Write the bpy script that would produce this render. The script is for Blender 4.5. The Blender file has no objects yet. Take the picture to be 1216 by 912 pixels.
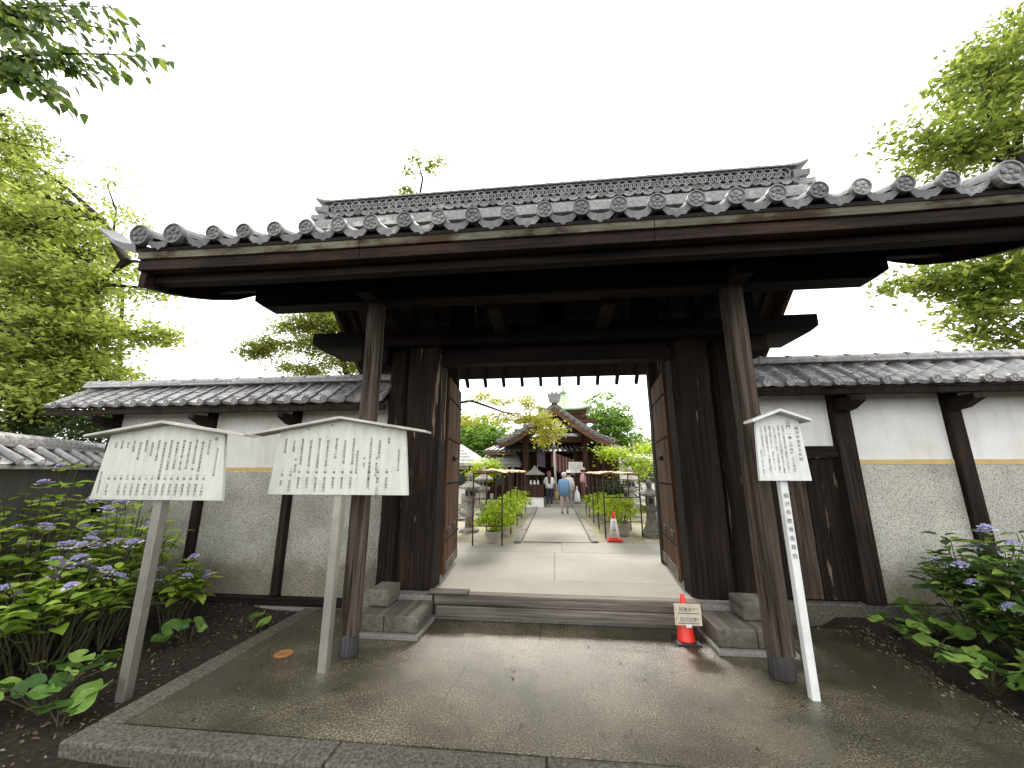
import bpy, math, random
import numpy as np
from mathutils import Matrix, Vector, Euler

S = bpy.context.scene
COL = S.collection
R = random.Random(7)
rad = math.radians

# ------------------------------------------------------------------ camera
CAM_H = 1.9
PITCH, YAW, ROLL = rad(12.82), rad(6.21), rad(0.0)
cd = bpy.data.cameras.new('camera')
cam = bpy.data.objects.new('camera', cd)
COL.objects.link(cam)
cd.sensor_width = 36.0
cd.lens = 457.0 / 1216.0 * 36.0
cd.clip_start = 0.05
cd.clip_end = 3000
cam.location = (0, 0, CAM_H)
cam.rotation_euler = Euler((math.pi / 2 + PITCH, ROLL, YAW), 'XYZ')
S.camera = cam

# ------------------------------------------------------------------ sky, sun, exposure
SUN_EL, SUN_AZ = rad(40.0), rad(-3.0)          # azimuth from +Y towards +X
wd = bpy.data.worlds.new('World')
S.world = wd
wd.use_nodes = True
nt = wd.node_tree
nt.nodes.clear()
sky = nt.nodes.new('ShaderNodeTexSky')
sky.sky_type = 'NISHITA'
sky.sun_disc = False
sky.sun_elevation = SUN_EL
sky.sun_rotation = SUN_AZ
sky.air_density = 1.0
sky.dust_density = 4.0
scl = nt.nodes.new('ShaderNodeMix')
scl.data_type = 'RGBA'
scl.blend_type = 'MULTIPLY'
scl.inputs['Factor'].default_value = 1.0
scl.inputs[7].default_value = (0.10, 0.10, 0.10, 1)
nt.links.new(sky.outputs[0], scl.inputs[6])
mixw = nt.nodes.new('ShaderNodeMix')            # a closed layer of bright cloud over the clear sky
mixw.data_type = 'RGBA'
mixw.inputs['Factor'].default_value = 0.93
nt.links.new(scl.outputs[2], mixw.inputs[6])
mixw.inputs[7].default_value = (0.93, 0.945, 0.96, 1)
bg = nt.nodes.new('ShaderNodeBackground')
bg.inputs['Strength'].default_value = 1.0
nt.links.new(mixw.outputs[2], bg.inputs['Color'])
wo = nt.nodes.new('ShaderNodeOutputWorld')
nt.links.new(bg.outputs[0], wo.inputs['Surface'])

sl = bpy.data.lights.new('sun', 'SUN')
sl.energy = 1.5
sl.angle = rad(14)
sl.color = (1.0, 0.94, 0.84)
sun = bpy.data.objects.new('sun', sl)
COL.objects.link(sun)
sd = Vector((math.sin(SUN_AZ) * math.cos(SUN_EL), math.cos(SUN_AZ) * math.cos(SUN_EL), math.sin(SUN_EL)))
sun.rotation_euler = sd.to_track_quat('Z', 'Y').to_euler()
sun.location = (0, 30, 40)

S.view_settings.view_transform = 'Standard'
S.view_settings.look = 'None'
S.view_settings.exposure = 1.5
S.view_settings.gamma = 1.0
S.view_settings.use_curve_mapping = False
S.cycles.max_bounces = 6
S.cycles.diffuse_bounces = 4
S.cycles.glossy_bounces = 3
S.cycles.transmission_bounces = 4
S.cycles.transparent_max_bounces = 4

# ------------------------------------------------------------------ placing helpers
_F = 457.0
_fw = Vector((-math.sin(YAW) * math.cos(PITCH), math.cos(YAW) * math.cos(PITCH), math.sin(PITCH)))
_rt = Vector((math.cos(YAW), math.sin(YAW), 0))
_up = _rt.cross(_fw)
def _ray(x, y): return _rt * ((x - 608) / _F) + _up * ((456 - y) / _F) + _fw
def at(x, y, Y):
    """survey point: image measure -> real point standing at depth Y"""
    d = _ray(x, y); t = Y / d.y
    return Vector((d.x * t, Y, CAM_H + d.z * t))
def gnd(x, y, z=0.0):
    d = _ray(x, y); t = (z - CAM_H) / d.z
    return Vector((d.x * t, d.y * t, z))

# ------------------------------------------------------------------ object helpers
KIDS = {}
ORIG = {}
def link(o, parent=None, world=True):
    COL.objects.link(o)
    if parent is not None:
        o.parent = parent
        KIDS.setdefault(parent.name, []).append(o)
        if world and parent.name in ORIG:
            o.matrix_parent_inverse = Matrix.Translation(-ORIG[parent.name])
    return o
def tag(o, label=None, cat=None, group=None, kind=None):
    if label: o['label'] = label
    if cat: o['category'] = cat
    if group: o['group'] = group
    if kind: o['kind'] = kind
    return o
def thing(name, label, cat, loc=(0, 0, 0), group=None, rz=0.0):
    o = bpy.data.objects.new(name, None)
    o.empty_display_size = 0.1
    COL.objects.link(o)
    o.location = loc
    o.rotation_euler = (0, 0, rz)
    ORIG[o.name] = Vector(loc)
    return tag(o, label, cat, group)
def inst(name, me, parent, M, world=True):
    o = bpy.data.objects.new(name, me)
    link(o, parent, world)
    o.matrix_basis = M
    return o
def copy_tree(o, parent=None):
    c = o.copy()
    COL.objects.link(c)
    if parent is not None:
        c.parent = parent
        KIDS.setdefault(parent.name, []).append(c)
    for k in list(KIDS.get(o.name, [])):
        copy_tree(k, c)
    return c

class B:
    """collects polygons, then links them as one mesh"""
    def __init__(s): s.v = []; s.f = []; s.m = []
    def add(s, vs, fs, mi=0):
        n = len(s.v)
        s.v.extend([tuple(p) for p in vs])
        s.f.extend([tuple(i + n for i in q) for q in fs])
        s.m.extend([mi] * len(fs))
        return s
    def box(s, x0, x1, y0, y1, z0, z1, mi=0):
        vs = [(x, y, z) for z in (z0, z1) for y in (y0, y1) for x in (x0, x1)]
        return s.add(vs, [(0, 2, 3, 1), (4, 5, 7, 6), (0, 1, 5, 4), (2, 6, 7, 3), (0, 4, 6, 2), (1, 3, 7, 5)], mi)
    def hexa(s, a, b, mi=0):
        """two quads (bottom/top or front/back) of 4 points joined"""
        return s.add(list(a) + list(b), [(3, 2, 1, 0), (4, 5, 6, 7)] + [(i, (i + 1) % 4, 4 + (i + 1) % 4, 4 + i) for i in range(4)], mi)
    def bar(s, p, q, w, h, mi=0, up=(0, 0, 1)):
        p = Vector(p); q = Vector(q); d = (q - p).normalized()
        u = Vector(up)
        sd_ = d.cross(u)
        if sd_.length < 1e-4: sd_ = Vector((1, 0, 0))
        sd_.normalize(); u = sd_.cross(d)
        a = [p + sd_ * sx * w / 2 + u * sz * h / 2 for sx, sz in ((-1, -1), (1, -1), (1, 1), (-1, 1))]
        b = [q + sd_ * sx * w / 2 + u * sz * h / 2 for sx, sz in ((-1, -1), (1, -1), (1, 1), (-1, 1))]
        return s.hexa(a, b, mi)
    def prism(s, poly, o, ex, ey, ez, mi=0):
        """2-D polygon swept along ez: points o + x*ex + y*ey"""
        o = Vector(o); ex = Vector(ex); ey = Vector(ey); ez = Vector(ez)
        n = len(poly)
        a = [o + ex * x + ey * y for x, y in poly]
        b = [p + ez for p in a]
        return s.add(a + b, [tuple(reversed(range(n))), tuple(range(n, 2 * n))] + [(i, (i + 1) % n, n + (i + 1) % n, n + i) for i in range(n)], mi)
    def tube(s, pts, rs, n=8, mi=0, cap=True):
        pts = [Vector(p) for p in pts]
        if not isinstance(rs, (list, tuple)): rs = [rs] * len(pts)
        vs = []; fs = []
        ref = Vector((0.31, 0.17, 0.93)).normalized()
        for i, p in enumerate(pts):
            d = (pts[min(i + 1, len(pts) - 1)] - pts[max(i - 1, 0)]).normalized()
            a = d.cross(ref)
            if a.length < 0.15: a = d.cross(Vector((1, 0, 0)))
            a.normalize(); b = d.cross(a)
            for k in range(n):
                t = 2 * math.pi * k / n
                vs.append(p + a * math.cos(t) * rs[i] + b * math.sin(t) * rs[i])
        for i in range(len(pts) - 1):
            for k in range(n):
                fs.append((i * n + k, i * n + (k + 1) % n, (i + 1) * n + (k + 1) % n, (i + 1) * n + k))
        if cap:
            fs.append(tuple(reversed(range(n)))); fs.append(tuple(range((len(pts) - 1) * n, len(pts) * n)))
        return s.add(vs, fs, mi)
    def lathe(s, prof, n=16, c=(0, 0, 0), mi=0, ph=0.0, sq=None):
        """profile [(r,z)...] turned about z; sq = number of sides rendered as is"""
        vs = []; fs = []
        for r, z in prof:
            for k in range(n):
                t = 2 * math.pi * k / n + ph
                vs.append((c[0] + r * math.cos(t), c[1] + r * math.sin(t), c[2] + z))
        m = len(prof)
        for i in range(m - 1):
            for k in range(n):
                fs.append((i * n + k, i * n + (k + 1) % n, (i + 1) * n + (k + 1) % n, (i + 1) * n + k))
        fs.append(tuple(reversed(range(n)))); fs.append(tuple(range((m - 1) * n, m * n)))
        return s.add(vs, fs, mi)
    def ball(s, c, r, n=8, k=5, mi=0, sc=(1, 1, 1)):
        prof = [(max(1e-4, math.sin(math.pi * i / k)), -math.cos(math.pi * i / k)) for i in range(k + 1)]
        vs = []; fs = []
        for rr, z in prof:
            for j in range(n):
                t = 2 * math.pi * j / n
                vs.append((c[0] + r * sc[0] * rr * math.cos(t), c[1] + r * sc[1] * rr * math.sin(t), c[2] + r * sc[2] * z))
        for i in range(k):
            for j in range(n):
                fs.append((i * n + j, i * n + (j + 1) % n, (i + 1) * n + (j + 1) % n, (i + 1) * n + j))
        return s.add(vs, fs, mi)
    def mesh(s, name, mats, smooth=False):
        me = bpy.data.meshes.new(name)
        me.from_pydata(s.v, [], s.f)
        if not isinstance(mats, (list, tuple)): mats = [mats]
        for m in mats: me.materials.append(m)
        if len(mats) > 1: me.polygons.foreach_set('material_index', s.m)
        if smooth: me.polygons.foreach_set('use_smooth', [True] * len(me.polygons))
        me.update()
        return me
    def build(s, name, mats, parent=None, smooth=False, bevel=0.0, world=True, M=None):
        o = bpy.data.objects.new(name, s.mesh(name, mats, smooth))
        link(o, parent, world)
        if M is not None: o.matrix_basis = M
        if bevel:
            md = o.modifiers.new('bevel', 'BEVEL')
            md.width = bevel; md.segments = 2; md.limit_method = 'ANGLE'; md.angle_limit = rad(40)
        return o

# ------------------------------------------------------------------ materials
def nmat(name):
    m = bpy.data.materials.new(name)
    m.use_nodes = True
    t = m.node_tree
    return m, t, t.nodes['Principled BSDF'], t.nodes.new, t.links.new
def ramp(t, stops):
    r = t.nodes.new('ShaderNodeValToRGB')
    e = r.color_ramp.elements
    while len(e) < len(stops): e.new(0.5)
    for el, (p, c) in zip(e, stops):
        el.position = p
        el.color = (c[0], c[1], c[2], 1) if isinstance(c, (tuple, list)) else (c, c, c, 1)
    return r
def coords(t, scale=(1, 1, 1)):
    c = t.nodes.new('ShaderNodeNewGeometry')
    mp = t.nodes.new('ShaderNodeMapping')
    mp.inputs['Scale'].default_value = scale
    t.links.new(c.outputs['Position'], mp.inputs[0])
    return mp.outputs[0]
def noise(t, vec, scale, detail=4, rough=0.55):
    n = t.nodes.new('ShaderNodeTexNoise')
    n.inputs['Scale'].default_value = scale
    n.inputs['Detail'].default_value = detail
    n.inputs['Roughness'].default_value = rough
    t.links.new(vec, n.inputs['Vector'])
    return n.outputs['Fac']
def bump(t, h, strength, dist, bsdf, prev=None):
    b = t.nodes.new('ShaderNodeBump')
    b.inputs['Strength'].default_value = strength
    b.inputs['Distance'].default_value = dist
    t.links.new(h, b.inputs['Height'])
    if prev is not None: t.links.new(prev, b.inputs['Normal'])
    t.links.new(b.outputs[0], bsdf.inputs['Normal'])
    return b.outputs[0]
def mixc(t, fac, a, b, mode='MIX'):
    m = t.nodes.new('ShaderNodeMix')
    m.data_type = 'RGBA'; m.blend_type = mode
    for sock, val in ((m.inputs['Factor'], fac), (m.inputs[6], a), (m.inputs[7], b)):
        if isinstance(val, (int, float)): sock.default_value = val
        elif isinstance(val, (tuple, list)): sock.default_value = (val[0], val[1], val[2], 1)
        else: t.links.new(val, sock)
    return m.outputs[2]
def rnd_val(t, lo, hi):
    oi = t.nodes.new('ShaderNodeObjectInfo')
    mr = t.nodes.new('ShaderNodeMapRange')
    mr.inputs[3].default_value = lo; mr.inputs[4].default_value = hi
    t.links.new(oi.outputs['Random'], mr.inputs[0])
    return mr.outputs[0]
def hsv(t, col, val=None, hue=None):
    h = t.nodes.new('ShaderNodeHueSaturation')
    if val is not None: t.links.new(val, h.inputs['Value'])
    if hue is not None: t.links.new(hue, h.inputs['Hue'])
    t.links.new(col, h.inputs['Color'])
    return h.outputs[0]

def wood(name, dark, light, axis='z', rough=0.75, peel=None, peel_at=0.68, fine=34.0, vary=0.25, crack=0.5, spec=0.12, blotch=None):
    m, t, p, N, L = nmat(name)
    sc = {'x': (0.035, 1, 1), 'y': (1, 0.035, 1), 'z': (1, 1, 0.035)}[axis]
    v = coords(t, sc)
    g = noise(t, v, fine, 6, 0.65)
    big = noise(t, coords(t, {'x': (0.25, 1, 1), 'y': (1, 0.25, 1), 'z': (1, 1, 0.25)}[axis]), 3.0, 3)
    c1 = ramp(t, [(0.3, dark), (0.72, light)]); L(g, c1.inputs[0])
    c2 = ramp(t, [(0.3, 0.55), (0.75, 1.25)]); L(big, c2.inputs[0])
    col = mixc(t, 1.0, c1.outputs[0], c2.outputs[0], 'MULTIPLY')
    ck = noise(t, coords(t, tuple(0.018 if q < 0.9 else 1 for q in sc)), 60.0, 2)
    cr = ramp(t, [(0.34, 0.25), (0.40, 1.0)]); L(ck, cr.inputs[0])
    col = mixc(t, crack, col, mixc(t, 1.0, col, cr.outputs[0], 'MULTIPLY'))
    if blotch:
        bn = noise(t, coords(t, (0.45, 1, 1)), 2.6, 6, 0.7); bl = ramp(t, [(0.46, 0), (0.56, 1)]); L(bn, bl.inputs[0])
        col = mixc(t, bl.outputs[0], col, mixc(t, 1.0, col, blotch, 'MULTIPLY'))
    if peel:
        pn = noise(t, coords(t, tuple(0.07 if q < 0.9 else 1 for q in sc)), 7.0, 5, 0.62)
        pr_ = ramp(t, [(peel_at, 0), (peel_at + 0.02, 1)]); L(pn, pr_.inputs[0])
        col = mixc(t, pr_.outputs[0], col, peel)
    col = hsv(t, col, rnd_val(t, 1 - vary, 1 + vary))
    L(col, p.inputs['Base Color'])
    p.inputs['Roughness'].default_value = rough
    p.inputs['Specular IOR Level'].default_value = spec
    nb = bump(t, g, 0.55, 0.006, p)
    bump(t, cr.outputs[0], 0.5, 0.006, p, nb)
    return m

def plain(name, col, rough=0.6, metal=0.0, var=0.12, nscale=12.0, bmp=0.0, vary=0.0, spec=0.5):
    m, t, p, N, L = nmat(name)
    g = noise(t, coords(t), nscale, 5)
    lo = tuple(c * (1 - var) for c in col); hi = tuple(min(1, c * (1 + var)) for c in col)
    r = ramp(t, [(0.3, lo), (0.7, hi)]); L(g, r.inputs[0])
    c = r.outputs[0]
    if vary: c = hsv(t, c, rnd_val(t, 1 - vary, 1 + vary))
    L(c, p.inputs['Base Color'])
    p.inputs['Roughness'].default_value = rough
    p.inputs['Metallic'].default_value = metal
    p.inputs['Specular IOR Level'].default_value = spec
    if bmp: bump(t, noise(t, coords(t), nscale * 6, 4), bmp, 0.01, p)
    return m

def tile_mat(name, dark, light, lichen, rough=0.42):
    m, t, p, N, L = nmat(name)
    g = noise(t, coords(t), 14.0, 6, 0.65)
    r = ramp(t, [(0.3, dark), (0.7, light)]); L(g, r.inputs[0])
    l = noise(t, coords(t), 3.4, 6, 0.7)
    lr = ramp(t, [(0.56, 0), (0.66, 1)]); L(l, lr.inputs[0])
    c = mixc(t, lr.outputs[0], r.outputs[0], lichen)
    c = hsv(t, c, rnd_val(t, 0.72, 1.28))
    L(c, p.inputs['Base Color'])
    rr = ramp(t, [(0.3, rough - 0.1), (0.7, rough + 0.15)]); L(g, rr.inputs[0]); L(rr.outputs[0], p.inputs['Roughness'])
    bump(t, noise(t, coords(t), 60, 4), 0.25, 0.004, p)
    return m

def leaf_mat(name, cols, trans=0.45, rough=0.5, obj=False):
    """cols: dark, mid, light; the tint of each leaf comes from its own random number"""
    m, t, p, N, L = nmat(name)
    if obj:
        oi = N('ShaderNodeObjectInfo'); src = oi.outputs['Random']
    else:
        a = N('ShaderNodeAttribute'); a.attribute_name = 'rnd'; src = a.outputs['Fac']
    r = ramp(t, [(0.0, cols[0]), (0.5, cols[1]), (1.0, cols[2])]); L(src, r.inputs[0])
    col = r.outputs[0]
    if obj:
        g = noise(t, coords(t), 38, 5, 0.65)
        gr = ramp(t, [(0.3, 0.72), (0.7, 1.2)]); L(g, gr.inputs[0])
        col = mixc(t, 1.0, col, gr.outputs[0], 'MULTIPLY')
    L(col, p.inputs['Base Color'])
    p.inputs['Roughness'].default_value = rough
    p.inputs['Specular IOR Level'].default_value = 0.22
    tr = N('ShaderNodeBsdfTranslucent')
    tc = mixc(t, 1.0, col, (1.35, 1.32, 0.95), "MULTIPLY"); L(tc, tr.inputs['Color'])
    mx = N('ShaderNodeMixShader'); mx.inputs[0].default_value = trans
    L(p.outputs[0], mx.inputs[1]); L(tr.outputs[0], mx.inputs[2])
    L(mx.outputs[0], t.nodes['Material Output'].inputs['Surface'])
    return m

M = {}
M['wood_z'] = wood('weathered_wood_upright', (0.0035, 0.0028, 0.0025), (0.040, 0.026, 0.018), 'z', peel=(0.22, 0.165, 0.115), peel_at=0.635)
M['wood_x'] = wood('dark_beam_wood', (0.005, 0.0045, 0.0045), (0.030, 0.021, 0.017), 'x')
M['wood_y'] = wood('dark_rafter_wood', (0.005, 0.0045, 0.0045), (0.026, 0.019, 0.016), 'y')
M['post'] = wood('round_post_wood', (0.012, 0.009, 0.007), (0.18, 0.137, 0.106), 'z', fine=22, crack=1.0)
M['door'] = wood('brown_door_wood', (0.03, 0.016, 0.009), (0.165, 0.085, 0.043), 'z', vary=0.25)
M['fascia'] = wood('fascia_wood', (0.006, 0.0045, 0.004), (0.032, 0.021, 0.016), 'x', blotch=(1.9, 1.6, 1.4))
M['fascia_pale'] = wood('pale_eave_board', (0.09, 0.083, 0.058), (0.19, 0.172, 0.122), 'x', crack=0.3, blotch=(0.35, 0.25, 0.19))
M['sill'] = wood('grey_threshold_wood', (0.055, 0.048, 0.04), (0.24, 0.21, 0.17), 'x', fine=26)
M['block'] = wood('grey_block_wood', (0.085, 0.075, 0.062), (0.23, 0.205, 0.17), 'y', fine=12, vary=0.15, crack=0.15)
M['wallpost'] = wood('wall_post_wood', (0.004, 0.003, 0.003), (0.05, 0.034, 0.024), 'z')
M['tile'] = tile_mat('grey_roof_tile', (0.085, 0.086, 0.084), (0.25, 0.247, 0.235), (0.37, 0.36, 0.32))
M['tile_dark'] = tile_mat('dark_wall_tile', (0.20, 0.193, 0.188), (0.44, 0.42, 0.41), (0.52, 0.50, 0.475), rough=0.27)
M['iron'] = plain('black_iron', (0.02, 0.018, 0.016), 0.55, 0.4)
M['steel'] = plain('brushed_steel_post', (0.40, 0.38, 0.33), 0.42, 0.75, 0.12, 6)
M['sheath'] = wood('lead_post_shoe', (0.025, 0.024, 0.023), (0.095, 0.092, 0.086), 'z', 0.5, peel=(0.34, 0.38, 0.40), peel_at=0.63)
def board_mat(name, lo, hi):
    m, t, p, N, L = nmat(name)
    g = noise(t, coords(t, (1, 1, 0.10)), 16, 5, 0.65); r = ramp(t, [(0.30, lo), (0.66, hi)]); L(g, r.inputs[0])
    q = noise(t, coords(t), 3.2, 6, 0.7); qr = ramp(t, [(0.50, 1.0), (0.74, 0.80)]); L(q, qr.inputs[0])
    d = noise(t, coords(t), 46, 3, 0.7); dr = ramp(t, [(0.66, 1.0), (0.76, 0.66)]); L(d, dr.inputs[0])
    c = mixc(t, 1.0, mixc(t, 1.0, r.outputs[0], qr.outputs[0], 'MULTIPLY'), dr.outputs[0], 'MULTIPLY')
    L(c, p.inputs['Base Color']); p.inputs['Roughness'].default_value = 0.55
    bump(t, g, 0.12, 0.004, p)
    return m
M['white'] = board_mat('white_sign_paint', (0.62, 0.62, 0.58), (0.74, 0.74, 0.71))
M['cream'] = board_mat('cream_sign_board', (0.52, 0.52, 0.45), (0.65, 0.65, 0.58))
M['ink'] = plain('black_ink', (0.07, 0.07, 0.065), 0.7, 0, 0.2)
M['red'] = plain('red_cone_plastic', (0.75, 0.035, 0.018), 0.4, 0, 0.06)
M['rubber'] = plain('black_rubber', (0.02, 0.02, 0.02), 0.6)
M['card'] = plain('cardboard_notice', (0.56, 0.49, 0.37), 0.7, 0, 0.08)
M['stone'] = plain('grey_lantern_stone', (0.27, 0.25, 0.21), 0.85, 0, 0.35, 9, 0.5)
M['stone_dark'] = plain('dark_lantern_stone', (0.15, 0.14, 0.12), 0.85, 0, 0.35, 9, 0.5)
M['rust'] = plain('rusty_pipe', (0.05, 0.028, 0.021), 0.75, 0.1, 0.35, 20)
M['tarp'] = plain('orange_tarp', (0.46, 0.27, 0.12), 0.7, 0, 0.35, 4)
M['pot'] = plain('cement_pot', (0.34, 0.31, 0.25), 0.8, 0, 0.2, 8)
M['ivory'] = plain('white_house_wall', (0.74, 0.73, 0.70), 0.8, 0, 0.05, 2)
M['copper'] = plain('green_copper', (0.34, 0.44, 0.27), 0.55, 0.1, 0.15, 2)
M['greyroof'] = plain('pale_grey_shingle', (0.36, 0.35, 0.33), 0.75, 0, 0.25, 5)
M['hallwood'] = wood('red_brown_hall_wood', (0.025, 0.012, 0.008), (0.13, 0.068, 0.044), 'x', fine=18)
M['hallpost'] = wood('red_brown_hall_post', (0.02, 0.010, 0.007), (0.10, 0.052, 0.034), 'z', fine=18)
M['dark'] = plain('dark_interior', (0.012, 0.010, 0.009), 0.8)
M['pathc'] = None

def rough_plaster():
    m, t, p, N, L = nmat('speckled_roughcast')
    v = coords(t)
    s = noise(t, v, 52, 3, 0.75)
    r = ramp(t, [(0.36, (0.11, 0.10, 0.082)), (0.45, (0.40, 0.385, 0.325)), (0.66, (0.56, 0.54, 0.47))]); L(s, r.inputs[0])
    b = noise(t, v, 1.6, 4)
    br = ramp(t, [(0.35, 0.72), (0.62, 1.05)]); L(b, br.inputs[0])
    c = mixc(t, 1.0, r.outputs[0], br.outputs[0], 'MULTIPLY')
    sx = N('ShaderNodeSeparateXYZ'); L(v, sx.inputs[0])          # mud splashed up from the soil
    ad = N('ShaderNodeMath'); ad.operation = 'ADD'; L(sx.outputs[2], ad.inputs[0])
    n2 = noise(t, v, 3.0, 5, 0.7)
    ml = N('ShaderNodeMath'); ml.operation = 'MULTIPLY'; ml.inputs[1].default_value = -0.75; L(n2, ml.inputs[0]); L(ml.outputs[0], ad.inputs[1])
    mr = ramp(t, [(0.0, 1), (0.30, 0)]); L(ad.outputs[0], mr.inputs[0])
    c = mixc(t, mr.outputs[0], c, mixc(t, 1.0, c, (0.55, 0.51, 0.44), 'MULTIPLY'))
    L(c, p.inputs['Base Color']); p.inputs['Roughness'].default_value = 0.9
    bump(t, s, 0.6, 0.01, p)
    return m
M['rough'] = rough_plaster()
def white_plaster():
    m, t, p, N, L = nmat('white_plaster')
    v = coords(t)
    b = noise(t, v, 2.0, 5, 0.6); r = ramp(t, [(0.3, (0.68, 0.655, 0.60)), (0.7, (0.81, 0.79, 0.74))]); L(b, r.inputs[0])
    s = noise(t, coords(t, (1, 1, 0.07)), 11, 5, 0.65); sr = ramp(t, [(0.50, 1.0), (0.74, 0.86)]); L(s, sr.inputs[0])
    c = mixc(t, 1.0, r.outputs[0], sr.outputs[0], 'MULTIPLY')
    vo = N('ShaderNodeTexVoronoi'); vo.feature = 'DISTANCE_TO_EDGE'; vo.inputs['Scale'].default_value = 1.5
    wv = mixc(t, 0.25, v, N('ShaderNodeTexNoise').outputs['Color']); L(wv, vo.inputs['Vector'])
    cr = ramp(t, [(0.0, 0.55), (0.006, 1.0)]); L(vo.outputs['Distance'], cr.inputs[0])
    ck = ramp(t, [(0.52, 0.0), (0.60, 1.0)]); L(noise(t, v, 1.1, 2), ck.inputs[0])
    c = mixc(t, ck.outputs[0], c, mixc(t, 1.0, c, cr.outputs[0], 'MULTIPLY'))
    L(c, p.inputs['Base Color'])
    p.inputs['Roughness'].default_value = 0.9
    bump(t, noise(t, v, 40, 4), 0.15, 0.006, p)
    return m
M['plaster'] = white_plaster()
M['ochre'] = plain('ochre_band', (0.58, 0.40, 0.16), 0.8, 0, 0.1, 5)

def wet_concrete():
    m, t, p, N, L = nmat('wet_concrete')
    v = coords(t)
    a = noise(t, v, 62, 5, 0.8)
    r = ramp(t, [(0.38, (0.016, 0.014, 0.010)), (0.50, (0.10, 0.091, 0.066)), (0.58, (0.25, 0.23, 0.175)), (0.68, (0.54, 0.51, 0.41))]); L(a, r.inputs[0])
    b = noise(t, v, 0.75, 5, 0.6)
    br = ramp(t, [(0.38, (0.42, 0.40, 0.30)), (0.60, (1.2, 1.12, 0.96))]); L(b, br.inputs[0])
    c = mixc(t, 1.0, r.outputs[0], br.outputs[0], 'MULTIPLY')
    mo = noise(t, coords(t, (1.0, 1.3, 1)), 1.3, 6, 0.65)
    sx = N('ShaderNodeSeparateXYZ'); L(v, sx.inputs[0])            # darkens both sides: light from the gate on the middle, put into colour
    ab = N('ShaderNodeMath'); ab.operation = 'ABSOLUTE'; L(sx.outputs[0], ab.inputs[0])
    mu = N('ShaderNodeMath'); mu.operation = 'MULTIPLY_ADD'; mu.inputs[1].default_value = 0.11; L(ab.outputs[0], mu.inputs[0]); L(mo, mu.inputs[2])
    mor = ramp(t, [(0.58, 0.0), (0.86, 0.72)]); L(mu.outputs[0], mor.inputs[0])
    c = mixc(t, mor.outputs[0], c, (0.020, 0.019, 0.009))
    vo = N('ShaderNodeTexVoronoi'); vo.feature = 'DISTANCE_TO_EDGE'; vo.inputs['Scale'].default_value = 0.42
    wv = mixc(t, 0.16, v, noise(t, v, 3.0, 5)); L(wv, vo.inputs['Vector'])
    ckr = ramp(t, [(0.0, 0.25), (0.004, 1.0)]); L(vo.outputs['Distance'], ckr.inputs[0])
    c = mixc(t, 0.8, c, mixc(t, 1.0, c, ckr.outputs[0], 'MULTIPLY'))
    L(c, p.inputs['Base Color'])
    w = noise(t, v, 0.9, 4, 0.5)
    wr = ramp(t, [(0.34, 0.06), (0.50, 0.16), (0.68, 0.34)]); L(w, wr.inputs[0])
    L(wr.outputs[0], p.inputs['Roughness'])
    p.inputs['Specular IOR Level'].default_value = 0.75
    n1 = bump(t, a, 0.75, 0.009, p)
    bump(t, noise(t, v, 14, 4), 0.12, 0.012, p, n1)
    return m
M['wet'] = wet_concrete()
def dry_concrete(name, lo, hi, sc=60):
    m, t, p, N, L = nmat(name)
    v = coords(t)
    a = noise(t, v, sc, 4, 0.7); r = ramp(t, [(0.35, lo), (0.68, hi)]); L(a, r.inputs[0])
    b = noise(t, v, 0.7, 5, 0.6); br = ramp(t, [(0.3, 0.78), (0.7, 1.12)]); L(b, br.inputs[0])
    c = mixc(t, 1.0, r.outputs[0], br.outputs[0], 'MULTIPLY')
    L(hsv(t, c, rnd_val(t, 0.9, 1.1)), p.inputs['Base Color']); p.inputs['Roughness'].default_value = 0.8
    bump(t, a, 0.4, 0.008, p)
    return m
M['kerb'] = dry_concrete('old_kerb_concrete', (0.018, 0.016, 0.011), (0.15, 0.138, 0.105), 40)
M['apron'] = dry_concrete('courtyard_concrete', (0.25, 0.235, 0.195), (0.37, 0.345, 0.29), 50)
M['sand'] = dry_concrete('sandy_ground', (0.19, 0.16, 0.105), (0.36, 0.315, 0.23), 25)
M['slabstone'] = dry_concrete('grey_granite', (0.13, 0.125, 0.11), (0.30, 0.28, 0.245), 45)
def soil_mat():
    m, t, p, N, L = nmat('dark_soil')
    v = coords(t)
    a = noise(t, v, 22, 6, 0.75)
    r = ramp(t, [(0.3, (0.010, 0.008, 0.006)), (0.55, (0.034, 0.026, 0.018)), (0.75, (0.09, 0.068, 0.046))]); L(a, r.inputs[0])
    L(r.outputs[0], p.inputs['Base Color']); p.inputs['Roughness'].default_value = 0.85; p.inputs['Specular IOR Level'].default_value = 0.2
    bump(t, a, 1.0, 0.03, p)
    return m
M['soil'] = soil_mat()

M['leaf_maple'] = leaf_mat('maple_leaf', ((0.117, 0.163, 0.034), (0.260, 0.319, 0.072), (0.494, 0.533, 0.169)), 0.55)
M['leaf_right'] = leaf_mat('broad_tree_leaf', ((0.069, 0.106, 0.025), (0.175, 0.237, 0.048), (0.375, 0.425, 0.106)), 0.5)
M['leaf_dark'] = leaf_mat('dark_shrub_leaf', ((0.012, 0.03, 0.008), (0.03, 0.06, 0.014), (0.07, 0.11, 0.03)), 0.3)
M['leaf_pine'] = leaf_mat('garden_tree_leaf', ((0.094, 0.138, 0.025), (0.213, 0.250, 0.050), (0.375, 0.362, 0.100)), 0.5)
M['leaf_yellow'] = leaf_mat('yellow_green_leaf', ((0.176, 0.209, 0.028), (0.352, 0.374, 0.055), (0.528, 0.484, 0.099)), 0.55)
M['leaf_mid'] = leaf_mat('mid_green_leaf', ((0.072, 0.156, 0.026), (0.168, 0.300, 0.054), (0.336, 0.456, 0.108)), 0.5)
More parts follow.
